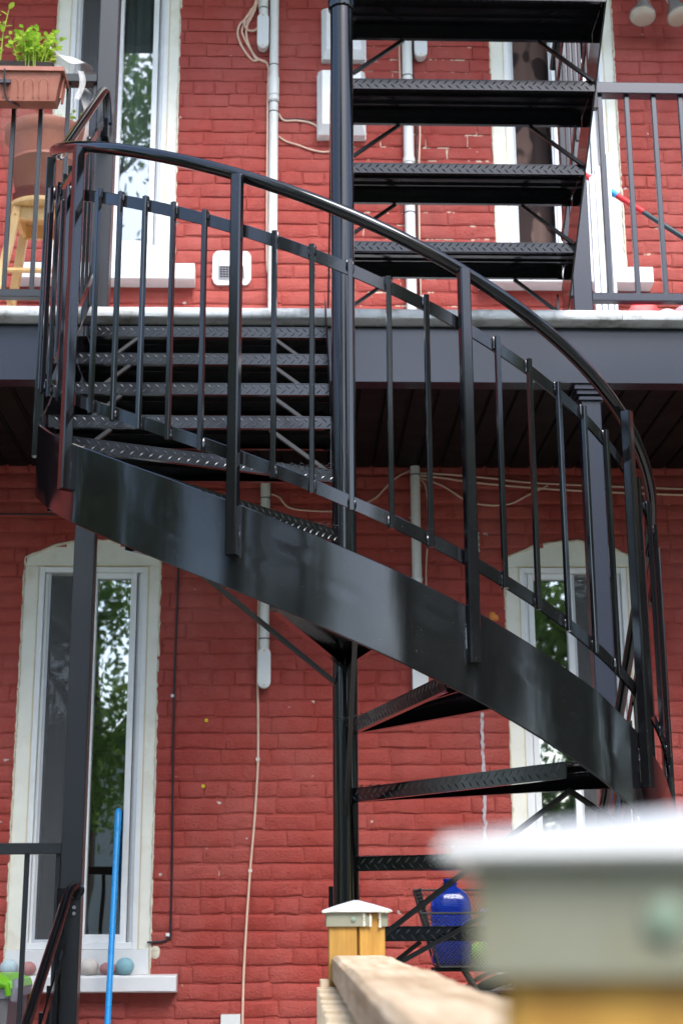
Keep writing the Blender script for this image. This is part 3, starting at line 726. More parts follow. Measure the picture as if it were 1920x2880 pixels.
# inner stringer plates of the straight legs
for xx, y0, y1, za, zb_ in ((XP - 0.036, YP + 0.03, YL, Z0 - 0.02, Z0 + SLOPE * (YL - YP) - 0.02), (XP + 0.036, YP + 0.03, YD, Z0 - 0.188 * 7.4, Z0 - 0.188 * 7.4 - SLOPE * (YD - YP))):
    MB().prismX([(y0, za), (y0, za - 0.2), (y1, zb_ - 0.2), (y1, zb_)], xx - 0.003, xx + 0.003).build('inner_stringer', 'black_gloss', ST, False)

# upper straight flight, from the balcony up towards the viewer
UF = empty('straight_flight', (0.61, 5.35, ZB), 'black steel straight flight of diamond plate treads rising above the balcony', 'staircase')
XI, XO = XP + 0.039, XP + 0.884
for k in range(5):
    zt = ZB + 0.188 * (k + 1) + 0.004; yb = 5.120 - 0.2475 * k
    straight(XI, XO, yb + 0.2475, -0.2475, zt, UF, 1)
sl2 = 0.188 / 0.2475
def up_z(y, z0): return z0 + sl2 * (5.3675 - y)
for nm, xx, mt in (('stringer', XO + 0.004, 'black_gloss'), ('inner_stringer', XI - 0.062, 'black_gloss')):
    ya, yb = 5.40, 3.95
    MB().prismX([(ya, ZB + 0.004), (ya, up_z(ya, ZB + 0.16)), (yb, up_z(yb, ZB + 0.235)), (yb, up_z(yb, ZB + 0.235) - 0.215), (5.30, ZB + 0.004)], xx - 0.003, xx + 0.003).build(nm, mt, UF, False)
MB().bar((XO - 0.03, 5.352, ZB + 0.004), (XO - 0.03, 5.352, ZB + 0.075), 0.008, 0.05).build('foot_bracket', 'black_gloss', UF)
MB().box(XO - 0.11, XO - 0.02, 5.33, 5.375, ZB + 0.001, ZB + 0.009).build('foot_plate', 'black_gloss', UF)
def up_path(z0, x, ya=5.38, yb=3.95): return [(x, ya + (yb - ya) * i / 12, up_z(ya + (yb - ya) * i / 12, z0)) for i in range(13)]
p_ = up_path(ZB + 0.34, XO + 0.006)
MB().bar(p_[0], p_[-1], 0.006, 0.034).build('lower_rail', 'black_gloss', UF)
p_ = up_path(ZB + 0.93, XO + 0.006); MB().bar(p_[0], p_[-1], 0.006, 0.034).build('upper_rail', 'black_gloss', UF)
p_ = up_path(ZB + 1.09, XO + 0.006); MB().tube(p_, 0.0168, 12).build('handrail', 'black_gloss', UF)
for i in range(14):
    y = 5.34 - 0.1 * i; big = i in (0, 6, 12)
    MB().bar((XO + 0.018, y, up_z(y, ZB + (0.05 if big else 0.32))), (XO + 0.018, y, up_z(y, ZB + (1.08 if big else 0.955))), 0.0275 if big else 0.0127, 0.0275 if big else 0.0127, 0.0015, up=(1, 0, 0)).build('newel_post' if big else 'baluster', 'black_gloss', UF)

# ------------------------------------------------------------------ porch steps handrail, lower left
PH = empty('porch_handrail', (-0.785, 4.9, 0.0), 'black pipe handrail of the porch steps fixed to the dark post', 'handrail')
a, b_ = Vector((-0.765, 5.372, 1.640)), Vector((-0.790, 4.62, 1.165))
MB().tube([(-0.748, 5.381, 1.628), (-0.752, 5.352, 1.642), (-0.762, 5.325, 1.628), a.lerp(b_, 0.09) + Vector((0, 0, 0.008)), a.lerp(b_, 0.3), a.lerp(b_, 0.6), b_, a.lerp(b_, 1.3)], 0.0168, 12).build('pipe', 'black_gloss', PH, True, 60)
f = MB(); f.ydisc((-0.746, 5.372, 1.628), [(0.028, 0.009), (0.028, 0.002), (0.022, -0.003)]); f.build('flange', 'black_gloss', PH)
f = MB(); f.ydisc((-0.752, 5.379, 1.572), [(0.006, 0.003), (0.006, -0.004)], 10); f.ydisc((-0.752, 5.379, 1.552), [(0.006, 0.003), (0.006, -0.004)], 10); f.build('bolt', 'rim_silver', PH)
q0, q1 = Vector((-0.775, 5.36, 1.44)), Vector((-0.795, 4.55, 0.93))
MB().bar(q0, q1, 0.006, 0.034).build('lower_rail', 'black_gloss', PH)
MB().bar((-0.790, 5.34, 0.76), (-0.790, 5.34, 1.635), 0.0275, 0.0275, 0.003, up=(0, 1, 0)).build('newel_post', 'black_gloss', PH)
for i in range(6):
    t_ = 0.10 + 0.15 * i; p = q0.lerp(q1, t_); MB().bar((p.x - 0.012, p.y, 0.22), (p.x - 0.012, p.y, p.z + 0.012), 0.0127, 0.0127, 0.001, up=(0, 1, 0)).build('baluster', 'black_gloss', PH)
for i in range(4): struct(MB().box(-1.9, -0.72, 5.0 - 0.27 * (i + 1), 5.0 - 0.27 * i - 0.002, 0.002, PORCH - 0.15 * (i + 1)).build('porch_step', 'floor_grey'))
MB().box(-0.815, -0.785, 4.30, 4.33, 0.01, 1.2).build('newel_post', 'black_gloss', PH)

# ------------------------------------------------------------------ conduits, boxes and cables on the wall
def conduit(x, z0, z1, label, rings=(), boxes=(), r=0.0215, yo=0.032):
    t = empty('conduit', (x, WY - yo, z0), label, 'conduit', 'white conduits on the red wall')
    m = MB(); m.lathe([(r, 0), (r, z1 - z0)], (x, WY - yo, z0), 20); m.build('pipe', 'conduit', t, True, 60)
    for zz, h in rings: c = MB(); c.lathe([(r, 0), (r + 0.004, 0.003), (r + 0.004, h - 0.003), (r, h)], (x, WY - yo, zz), 20); c.build('coupling', 'conduit', t, True, 50)
    for zz in boxes: c = MB(); c.lathe([(r + 0.0005, 0), (r + 0.0022, 0.001), (r + 0.0022, 0.004), (r + 0.0005, 0.005)], (x, WY - yo, zz), 16); c.build('cable_tie', 'cable_black', t)
    return t
def lbox(x, z0, z1, parent, w_=0.056):
    n = 10; h = w_ / 2; pl = [(x + h * math.cos(math.pi * i / n), z1 - h + h * math.sin(math.pi * i / n)) for i in range(n + 1)] + [(x - h * math.cos(math.pi * i / n), z0 + h - h * math.sin(math.pi * i / n)) for i in range(n + 1)]
    pl2 = [((px - x) * 0.9 + x, (pz - (z0 + z1) / 2) * 0.96 + (z0 + z1) / 2) for px, pz in pl]
    MB().loft([[(px, WY - 0.008, pz) for px, pz in pl2], [(px, WY - 0.05, pz) for px, pz in pl], [(px, WY - 0.056, pz) for px, pz in pl]]).build('conduit_body', 'conduit', parent, True, 40)
    MB().loft([[(px, WY - 0.0565, pz) for px, pz in pl2], [(px, WY - 0.060, pz) for px, pz in pl2]]).build('cover', 'cover_grey', parent, True, 40)
    for zz in (z0 + 0.014, z1 - 0.014): s_ = MB(); s_.ydisc((x, WY - 0.061, zz), [(0.004, 0.001), (0.004, -0.0015)], 8); s_.build('screw', 'brass', parent)
c1 = conduit(-0.108, ZB + 0.002, 6.3, 'upper white conduit tied to looped beige cables', [(5.33, 0.10), (5.30, 0.03)], [5.49, 5.29, 5.24])
c1b = conduit(-0.160, 5.70, 6.3, 'short white conduit ending in an oval box beside the cable loops', (), [5.80]); lbox(-0.162, 5.575, 5.765, c1b)
c2 = conduit(0.532, ZB + 0.002, 6.3, 'upper white conduit running behind the straight flight treads', [(5.25, 0.07), (4.98, 0.03)], [5.44, 5.33, 4.96, 4.72], 0.0245)
c2b = conduit(0.605, 5.66, 6.3, 'white conduit with oval box beside the patched brickwork', ()); lbox(0.597, 5.535, 5.68, c2b, 0.062)
c3 = conduit(-0.131, 2.62, 3.482, 'white conduit under the balcony ending in an oval box', (), [3.33, 2.70]); lbox(-0.130, 2.485, 2.660, c3)
c4 = conduit(0.533, 2.60, 3.482, 'white conduit under the balcony entering a square box', [(2.955, 0.022)], [3.44, 3.16])
jb = MB().box(0.505, 0.572, WY - 0.06, WY - 0.001, 2.40, 2.60).build('junction_box', 'cover_grey'); tag(jb, 'pale square box below the conduit behind the stringer', 'junction box')
def cable(pts, r, mat, label, clips=(), grp=None, name='cable'):
    # smooth the polyline with Catmull-Rom
    P_ = [Vector(p) for p in pts]; out = []
    for i in range(len(P_) - 1):
        p0, p1, p2, p3 = P_[max(i - 1, 0)], P_[i], P_[i + 1], P_[min(i + 2, len(P_) - 1)]
        for k in range(8):
            t = k / 8; out.append(0.5 * ((2 * p1) + (p2 - p0) * t + (2 * p0 - 5 * p1 + 4 * p2 - p3) * t * t + (3 * p1 - p0 - 3 * p2 + p3) * t ** 3))
    out.append(P_[-1])
    o = MB().tube(out, r, 7).build(name, mat, None, True, 70); tag(o, label, 'cable', grp)
    for c in clips:
        m = MB().box(c[0] - 0.009, c[0] + 0.006, WY - 0.010, WY + 0.004, c[1] - 0.006, c[1] + 0.006); m.build('cable_clip', 'clip_white', o)
    return o
CY = WY - 0.006
cable([(-0.510, CY, 3.48), (-0.509, CY, 3.03), (-0.515, CY, 2.46), (-0.508, CY, 1.9), (-0.505, CY, 1.50), (-0.512, CY, 1.462), (-0.54, CY, 1.448), (-0.60, CY, 1.445)], 0.0045, 'cable_black', 'black cable running down the wall beside the window with stones', [(-0.519, 2.46), (-0.515, 1.475)])
cable([(-0.157, CY, 2.98), (-0.158, CY - .01, 2.55), (-0.156, CY, 2.42), (-0.154, CY, 2.18), (-0.165, CY, 1.95), (-0.182, CY, 1.73), (-0.198, CY, 1.45), (-0.205, CY, 1.25), (-0.206, CY, 1.0)], 0.0052, 'cable_beige', 'beige cable hanging below the oval conduit box', [(-0.153, 2.19), (-0.18, 1.73)])
gb = MB().box(-0.292, -0.214, WY - 0.05, WY - 0.001, 1.05, 1.163).build('utility_box', 'cover_grey'); tag(gb, 'small grey box low on the red wall', 'junction box')
# looped cables beside the upper conduit
for k, (dx, low, top_) in enumerate(((-0.055, 5.60, 6.2), (-0.075, 5.57, 6.2), (-0.035, 5.58, 6.2))):
    x = -0.205
    cable([(x + 0.02, CY, 6.25), (x + 0.012, CY - 0.006 * k, 5.86), (x + dx, CY - .004 * k, 5.72), (x + dx * 0.9, CY, low + 0.06), (x + dx * 0.4 + 0.02, CY, low - 0.03), (x + 0.03, CY - .004 * k, 5.535), (-0.135, CY, 5.50), (-0.137, CY - .01, 5.30), (-0.134, CY - .01, 4.7 - 0.1 * k), (-0.12, CY + 0.002, 4.45)], 0.0055, 'cable_beige', ('innermost', 'outermost', 'middle')[k] + ' of three looped beige cables tied beside the upper conduit', (), 'looped beige cables')
cable([(-0.20, CY, 6.25), (-0.198, CY - .012, 5.88), (-0.225, CY - .012, 5.80), (-0.255, CY - .012, 5.74), (-0.235, CY - .012, 5.695), (-0.195, CY - .012, 5.70), (-0.172, CY - .012, 5.76), (-0.185, CY - .012, 5.86), (-0.19, CY - .012, 6.25)], 0.0055, 'cable_beige', 'small drooping loop of beige cable under the cable tie', ())
cable([(-0.085, CY, 5.25), (-0.06, CY, 5.215), (0.0, CY, 5.215), (0.06, CY, 5.205), (0.098, CY, 5.185), (0.108, CY, 5.15)], 0.0055, 'cable_beige', 'beige cable arching from conduit into the lower white box')
cable([(-0.085, CY, 5.225), (-0.05, CY, 5.222), (0.02, CY, 5.224), (0.085, CY, 5.205)], 0.003, 'cable_black', 'thin black cable beside the beige one into the lower white box')
cable([(-0.085, CY, 5.13), (-0.05, CY, 5.105), (0.01, CY, 5.085), (0.06, CY, 5.065), (0.13, CY, 5.05), (0.2, CY, 5.06)], 0.0045, 'cable_beige', 'beige cable sagging from conduit to under the lower white box')
cable([(0.50, CY, 5.9), (0.498, CY, 5.5), (0.508, CY - .015, 5.36), (0.585, CY, 5.24), (0.578, CY, 4.9), (0.575, CY, 4.3), (0.575, CY, ZB + 0.004)], 0.005, 'cable_beige', 'pinkish cable running down beside the conduit behind the flight')
cable([(0.565, CY, 5.9), (0.562, CY, 5.5), (0.57, CY, 5.2), (0.565, CY - .01, 4.8), (0.572, CY - .008, 4.3), (0.571, CY, ZB + 0.004)], 0.0035, 'cable_black', 'black cable strapped to the conduit behind the flight')
cable([(0.335, CY, 5.45), (0.36, CY, 5.42), (0.42, CY, 5.41), (0.50, CY, 5.418)], 0.004, 'cable_black', 'black cable from the upper white box to the conduit')
# cables under the soffit
cable([(0.557, CY, 3.45), (0.66, CY, 3.438), (0.80, CY, 3.418), (1.05, CY, 3.395), (1.4, CY, 3.375), (2.4, CY, 3.34)], 0.0045, 'cable_beige', 'beige cable running right just below the black soffit')
cable([(0.557, CY, 3.46), (0.68, CY - .01, 3.452), (0.85, CY - .01, 3.437), (1.2, CY, 3.410), (2.4, CY, 3.37)], 0.004, 'cable_beige', 'second beige cable strung tight under the black soffit')
cable([(0.557, CY, 3.44), (0.66, CY, 3.40), (0.76, CY, 3.335), (0.86, CY, 3.312), (0.96, CY, 3.32), (1.04, CY, 3.36), (1.13, CY, 3.405)], 0.004, 'cable_beige', 'beige cable sagging in a loop above the right hand window')
cable([(0.51, CY, 3.47), (0.46, CY, 3.445), (0.41, CY, 3.40), (0.34, CY, 3.333), (0.20, CY, 3.285), (0.05, CY, 3.285), (-0.03, CY, 3.30), (-0.07, CY, 3.345), (-0.105, CY, 3.36)], 0.004, 'cable_beige', 'beige cable sagging between the two conduits under the soffit')
cable([(0.562, CY, 3.43), (0.585, CY, 3.38), (0.59, CY, 3.20), (0.575, CY, 3.0), (0.58, CY, 2.75)], 0.0035, 'cable_beige', 'thin beige cable dangling beside the conduit under the balcony')
cable([(-2.4, CY, 3.27), (-1.3, CY, 3.264), (-0.95, CY, 3.262)], 0.004, 'cable_black', 'thin black cable running level above the window with stones')
# white telecom boxes
def tbox(x0, x1, z0, z1, dep, label):
    t = empty('telecom_box', ((x0 + x1) / 2, WY, z0), label, 'box', 'white telecom boxes')
    MB().box(x0, x1, WY - 0.02, WY - 0.001, z0, z1).build('base', 'pvc_white', t)
    g = 0.012; c = MB(); c.loft([[(x0 + 0.004, WY - 0.0202, z0 + .004), (x1 - .004, WY - 0.0202, z0 + .004), (x1 - .004, WY - 0.0202, z1 - .004), (x0 + .004, WY - 0.0202, z1 - .004)], [(x0 + .004, WY - dep * .6, z0 + .004), (x1 - .004, WY - dep * .6, z0 + .004), (x1 - .004, WY - dep * .6, z1 - .004), (x0 + .004, WY - dep * .6, z1 - .004)], [(x0 + g * 2, WY - dep, z0 + 0.045), (x1 - g * 2, WY - dep, z0 + 0.045), (x1 - g * 2, WY - dep, z1 - g), (x0 + g * 2, WY - dep, z1 - g)]]); c.build('cover', 'pvc_white', t, False)
tbox(0.120, 0.335, 5.525, 5.806, 0.06, 'upper of two white telecom boxes behind the pole')
tbox(0.098, 0.330, 5.112, 5.452, 0.085, 'lower, larger white telecom box behind the pole')
# dryer vent
V = empty('dryer_vent', (-0.296, WY, 4.366), 'white square dryer vent hood with small grille low on the upper wall', 'vent')
def rrect(x0, x1, z0, z1, r, n=4):
    out = []
    for cx_, cz_, a0 in ((x1 - r, z1 - r, 0), (x0 + r, z1 - r, 90), (x0 + r, z0 + r, 180), (x1 - r, z0 + r, 270)):
        out += [(cx_ + r * math.cos(R_(a0 + 90 * i / n)), cz_ + r * math.sin(R_(a0 + 90 * i / n))) for i in range(n + 1)]
    return out
MB().prismY([(x + random.uniform(-.002, .002), z_ + random.uniform(-.002, .002)) for x, z_ in rrect(-0.384, -0.208, 4.362, 4.532, 0.03)], WY - 0.014, WY + 0.004).build('flange', 'pvc_white', V, False)
MB().loft([[(-0.357, WY - 0.0142, 4.39), (-0.235, WY - 0.0142, 4.39), (-0.235, WY - 0.0142, 4.525), (-0.357, WY - 0.0142, 4.525)], [(-0.352, WY - 0.06, 4.436), (-0.24, WY - 0.06, 4.436), (-0.245, WY - 0.03, 4.515), (-0.347, WY - 0.03, 4.515)]]).build('hood', 'pvc_white', V, False)
MB().loft([[(-0.350, WY - 0.0205, 4.394), (-0.242, WY - 0.0205, 4.394), (-0.244, WY - 0.058, 4.4345), (-0.348, WY - 0.058, 4.4345)], [(-0.350, WY - 0.0215, 4.3935), (-0.242, WY - 0.0215, 4.3935), (-0.244, WY - 0.059, 4.434), (-0.348, WY - 0.059, 4.434)]]).build('opening', 'room_dark', V, False)
g = MB()
for i in range(9): x = -0.350 + 0.0135 * i; g.bar((x, WY - 0.022, 4.3935), (x, WY - 0.061, 4.4345), 0.003, 0.003)
for i in range(6): t_ = i / 5; g.bar((-0.351, WY - 0.022 - .039 * t_, 4.3935 + 0.041 * t_), (-0.241, WY - 0.022 - .039 * t_, 4.3935 + 0.041 * t_), 0.003, 0.003)
g.build('grille', 'aluminium_grey', V)
# yellow wall anchors, orange blob, loose paint patches
for x, z_, n_ in ((-0.375, 2.355, 'upper'), (-0.383, 2.078, 'lower')):
    m = MB(); m.ydisc((x, WY - 0.001, z_), [(0.0075, 0.004), (0.0075, -0.004), (0.003, -0.0042), (0.003, 0.003)], 12); tag(m.build('wall_anchor', 'yellow_plastic'), n_ + ' of two yellow plastic wall anchors in the brick', 'wall anchor', 'yellow wall anchors')
m = MB(); m.sphere((0.863, WY, 2.81), 0.017, 8, 6, (1, .6, 1.2), 0.15); m.sphere((0.878, WY, 2.803), 0.012, 8, 6, (1, .6, 1.2), 0.15); tag(m.build('glue_blob', 'orange_glue'), 'orange blob stuck to the wall beside the right lower window', 'glue blob')
def patch(name, pts, mat, label, wd):
    m = MB(); rg = []
    for x, z_ in pts:
        a_ = wd * random.uniform(.55, 1.2); b2 = wd * random.uniform(.55, 1.2); rg.append([(x - a_, WY + 0.004, z_), (x - a_ * .8, WY - 0.0045, z_), (x + b2 * .8, WY - 0.0045, z_), (x + b2, WY + 0.004, z_)])
    m.loft(rg); tag(m.build(name, mat), label, 'paint streak', None); return m
patch('paint_streak', [(0.803 + random.uniform(-.003, .003), 1.80 + 0.0125 * i) for i in range(48)], 'streak_paint', 'white vertical paint streak on the brick left of the right window', 0.0095)
patch('paint_streak', [(0.806, 3.10 + 0.011 * i) for i in range(9)], 'cover_grey', 'pale paint streak behind the post above the right window', 0.010)
m = MB(); m.sphere((-0.566, WY, 1.405), 0.018, 8, 6, (1, .4, 1.6), 0.25); tag(m.build('plaster_lump', 'caulk'), 'cream plaster lump at the lower corner of the window with stones', 'plaster')

# flood lights (unlit)
FL = empty('flood_light', (1.74, WY - 0.03, 6.10), 'pair of unlit flood lamps on the wall at the top right', 'lamp')
m = MB(); m.ydisc((1.74, WY - 0.03, 6.06), [(0.055, 0.028), (0.055, 0.0), (0.045, -0.02)]); m.build('mount', 'pvc_white', FL)
for s_, tip in ((-1, Vector((1.652, 6.30, 5.690))), (1, Vector((1.832, 6.29, 5.685)))):
    base = Vector((1.74 + s_ * 0.035, WY - 0.06, 6.04))
    d = (tip - base).normalized(); u = d.cross(Vector((1, 0, 0))).normalized(); v_ = d.cross(u); L = (tip - base).length
    def rev(prof, mat, nm):
        m = MB(); m.loft([[base + d * t_ + (u * math.cos(k * math.pi / 10) + v_ * math.sin(k * math.pi / 10)) * r for k in range(20)] for r, t_ in prof]); return m.build(nm, mat, FL, True, 40)
    rev([(0.016, 0), (0.016, L - 0.22), (0.029, L - 0.21), (0.029, L - 0.145)], 'pvc_white', 'socket')
    rev([(0.021, L - 0.1445), (0.023, L - 0.125), (0.033, L - 0.10), (0.051, L - 0.052), (0.060, L - 0.026), (0.063, L - 0.020), (0.063, L - 0.013), (0.059, L - 0.0105)], 'bulb_shell', 'bulb')
    rev([(0.0585, L - 0.0104), (0.050, L - 0.005), (0.03, L - 0.001), (0.01, L)], 'bulb_glass', 'lens')

# ------------------------------------------------------------------ balcony things, upper left
def leaf_mesh(L, W_):
    m = MB(); v = [(0, 0, 0), (W_ * .8, L * .28, L * .05), (W_, L * .55, L * .04), (W_ * .55, L * .85, 0), (0, L, -L * .07), (-W_ * .55, L * .85, 0), (-W_, L * .55, L * .04), (-W_ * .8, L * .28, L * .05), (0, L * .3, 0), (0, L * .55, -.0), (0, L * .85, -L * .03)]
    m.add(v, [(0, 1, 8), (1, 2, 9, 8), (2, 3, 10, 9), (3, 4, 10), (0, 8, 7), (7, 8, 9, 6), (6, 9, 10, 5), (5, 10, 4)])
    me = m.mesh('leaf', True, 70); me.materials.append(MAT['leaf_mint']); return me
LEAF = [leaf_mesh(0.030, 0.0095), leaf_mesh(0.022, 0.0085), leaf_mesh(0.042, 0.011)]
def plant(c, label, stems, spread, height, leafs, name='herb_plant', lm=(0, 1), small=1.0):
    t = empty(name, c, label, 'plant')
    S = MB(); n = 0; C = Vector(c)
    for s_ in range(stems):
        a = random.uniform(0, 6.28); rr = spread * math.sqrt(random.random())
        base = C + Vector((rr * .5 * math.cos(a), rr * .35 * math.sin(a), 0)); h = height * random.uniform(.6, 1)
        tip = C + Vector((rr * math.cos(a), rr * .7 * math.sin(a), h)); midp = base.lerp(tip, .5) + Vector((random.uniform(-.01, .01), random.uniform(-.01, .01), h * .08))
        pts = [base, midp, tip]; S.tube(pts, [0.0022, 0.0018, 0.001], 5)
        k = leafs // stems
        for q in range(k):
            f_ = 0.30 + 0.70 * q / max(1, k - 1); p = base.lerp(midp, f_ * 2) if f_ < .5 else midp.lerp(tip, f_ * 2 - 1)
            o = bpy.data.objects.new('leaf', LEAF[random.choice(lm)]); COL.objects.link(o); o.parent = t; o.matrix_parent_inverse = Matrix.Translation(-C)
            o.location = p; o.rotation_euler = (random.uniform(-.3, .6) + (0.5 if q == k - 1 else 0), random.uniform(-.5, .5), q * 1.571 * 1.1 + random.uniform(-.5, .5) + s_); sc_ = random.uniform(.7, 1.15) * small; o.scale = (sc_, sc_, sc_)
    S.build('stem', 'leaf_mint', t); return t
PL = empty('planter_box', (-1.16, 5.26, 4.605), 'terracotta plastic planter box hooked on the balcony rail', 'planter')
x0, x1 = -1.60, -0.905; yf, yb = 5.235, 5.345; zb, zt = 4.600, 4.712
m = MB()
pr = []
outer = [(x0 + .02, yf + .030), (x1 - .03, yf + .030), (x1 - .03, yb - .02), (x0 + .02, yb - .02)]; outt = [(x0, yf + 0.004), (x1 - .008, yf + 0.004), (x1 - .008, yb + .008), (x0, yb + .008)]
m.loft([[(x, y, zb) for x, y in outer], [(x, y, zt) for x, y in outt]]); m.build('body', 'terracotta', PL, False)
m = MB(); o2 = [(x0 - .008, yf - .006), (x1 + .004, yf - .006), (x1 + .004, yb + .016), (x0 - .008, yb + .016)]
i2 = [(x0 + .006, yf + .012), (x1 - .014, yf + .012), (x1 - .014, yb), (x0 + .006, yb)]
m.loft([[(x, y, zt) for x, y in o2], [(x, y, zt + .018) for x, y in o2], [(x, y, zt + .018) for x, y in i2], [(x, y, zt + .001) for x, y in i2]]); m.build('rim', 'terracotta', PL, False)
for i in range(9):
    xc = x1 - 0.075 - 0.058 * i
    if xc < x0 + 0.05: break
    n = 8; path_ = [(xc - .018, yf + .0265, zb + .012), (xc - .018, yf + .0155, zb + .065)] + [(xc - .018 * math.cos(math.pi * q / n), yf + .0125, zb + .070 + .018 * math.sin(math.pi * q / n)) for q in range(n + 1)] + [(xc + .018, yf + .0155, zb + .065), (xc + .018, yf + .0265, zb + .012)]
    MB().tube(path_, 0.0035, 6).build('rib', 'terracotta', PL)
MB().tube([(x1 - .013, yf + .045, zb + .02), (x1 - .004, yf + .045, zb + .11)], 0.005, 6).build('rib', 'terracotta', PL); MB().tube([(x1 - .013, yf + .085, zb + .02), (x1 - .004, yf + .085, zb + .11)], 0.005, 6).build('rib', 'terracotta', PL)
m = MB(); m.box(x0 + .012, x1 - .02, yf + .018, yb - .004, zt + 0.002, zt + .012); m.build('soil', 'soil', PL)
for xa in (-1.128, -1.45): MB().tube([(xa, yb + .03, 4.785), (xa, yb + .012, 4.79), (xa, yb + 0.02, zt + 0.03), (xa, yf - .012, zt + 0.0), (xa, yf - 0.004, 4.665), (xa + .003, yf + .020, zb + .02), (xa + .012, yf + .02, zb - .005), (xa + .05, yf + .06, zb - .006)], 0.0035, 6).build('hook', 'cable_black', PL)
MB().box(-1.150, -1.105, yf - 0.002, yf + 0.008, 4.660, 4.675).build('hook_clasp', 'cable_black', PL)
# black nursery liner
m = MB(); m.loft([[(-1.15, 5.255, zt + .013), (-0.955, 5.255, zt + .013), (-0.955, 5.325, zt + .013), (-1.15, 5.325, zt + .013)], [(-1.158, 5.25, zt + .055), (-0.948, 5.25, zt + .05), (-0.948, 5.33, zt + .05), (-1.158, 5.33, zt + .055)]], cap=False); tag(m.build('nursery_liner', 'soil', None, False), 'black nursery pot liner in the hanging planter', 'plant pot')
plant((-1.035, 5.285, zt + .03), 'bushy light green mint plant in the hanging planter', 34, 0.115, 0.185, 330, lm=(0, 1), small=1.05)
plant((-1.185, 5.285, zt + .03), 'taller broad leaved herb at the end of the hanging planter', 6, 0.05, 0.30, 44, lm=(2, 0))
# round pot on the stool
SX, SY = -1.060, 5.82
T = empty('round_pot', (SX, SY, 4.412), 'large round terracotta pot wrapped in pale netting on the stool', 'plant pot')
m = MB(); m.lathe([(0.105, 0.02), (0.116, 0.05), (0.141, 0.19), (0.146, 0.193), (0.146, 0.203), (0.143, 0.206), (0.158, 0.29), (0.164, 0.30), (0.176, 0.312), (0.178, 0.35), (0.166, 0.354), (0.154, 0.30), (0.01, 0.30)], (SX, SY, 4.412), 40); m.build('body', 'terracotta', T, True, 50)
m = MB(); m.lathe([(0.100, 0.0), (0.122, 0.004), (0.130, 0.045), (0.126, 0.048), (0.112, 0.012)], (SX, SY, 4.412), 40); m.build('saucer', 'terracotta_dark', T, True, 50)
m = MB(); m.lathe([(0.15, 0.301), (0.02, 0.306)], (SX, SY, 4.412), 24); m.build('soil', 'soil', T)
def uvsheet(name, grid, mat, parent, us, vs):
    ni, nj = len(grid), len(grid[0]); v = [p for r in grid for p in r]; f = [(i * nj + j, i * nj + j + 1, (i + 1) * nj + j + 1, (i + 1) * nj + j) for i in range(ni - 1) for j in range(nj - 1)]
    me = bpy.data.meshes.new(name); me.from_pydata([tuple(p) for p in v], [], f); uvl = me.uv_layers.new(name='UVMap')
    for l in me.loops:
        i, j = divmod(l.vertex_index, nj); uvl.data[l.index].uv = (us * i / (ni - 1), vs * j / (nj - 1))
    me.polygons.foreach_set('use_smooth', [True] * len(me.polygons)); me.materials.append(MAT[mat]); return link(name, me, parent)
grid = []
for i in range(49):
    a = 2 * math.pi * i / 48; col_ = []
    left = max(0, -math.cos(a)); fr = max(0, -math.sin(a))
    for j in range(13):
        t_ = j / 12; base_r = 0.128 + 0.05 * t_; bulge = 0.010 + 0.026 * left * math.sin(t_ * 3.0) ** 1 + 0.006 * math.sin(a * 5 + t_ * 3)
        col_.append((SX + (base_r + bulge) * math.cos(a), SY + (base_r + bulge * .8) * math.sin(a), 4.462 + 0.30 * t_ + 0.08 * t_ * left))
    grid.append(col_)
uvsheet('net_wrap', grid, 'pot_net', T, 6.0, 2.0)
plant((SX + 0.07, SY - 0.02, 4.735), 'small seedling sprouting in the round netted pot', 7, 0.09, 0.14, 42, lm=(1, 0), small=.9)
# white netting draped over the rail
grid = []
for i in range(15):
    t_ = i / 14; col_ = []
    xx = -0.985 + 0.18 * t_
    for j in range(14):
        s_ = j / 13
        y = 5.325 + 0.09 * s_; zz = 4.775 + 0.06 * math.sin(s_ * 3.0) * (1 - t_ * .8) + 0.02 * (1 - t_)
        zz += 0.010 * math.sin(t_ * 9 + s_ * 6)
        col_.append((xx, y, zz + 0.012 + 0.035 * (1 - t_)))
    grid.append(col_)
N_ = empty('netting', (-0.88, 5.37, 4.70), 'scrap of white garden netting draped over the balcony rail', 'netting')
uvsheet('loose_sheet', grid, 'white_net', N_, 1.8, 1.2)
grid = []
for i in range(18):
    t_ = i / 17; col_ = []
    for j in range(8):
        s_ = j / 7
        x = -0.868 + 0.024 * s_ + 0.012 * math.sin(t_ * 4); zz = 4.782 - 0.13 * t_; y = 5.344 - 0.002 * math.sin(s_ * 6 + t_ * 5) - 0.004 * t_
        col_.append((x, y, zz))
    grid.append(col_)
uvsheet('hanging_strip', grid, 'white_net', N_, 1, 1)
grid = []
for i in range(16):
    t_ = i / 15; col_ = []
    for j in range(8):
        s_ = j / 7; col_.append((-0.865 + 0.075 * math.sin(t_ * 2.6) * (0.4 + .6 * s_) + 0.02 * s_, 5.40 + 0.03 * s_, 4.71 - 0.22 * t_ + 0.05 * s_))
    grid.append(col_)
uvsheet('curled_sheet', grid, 'white_net', N_, 1.2, 0.6)
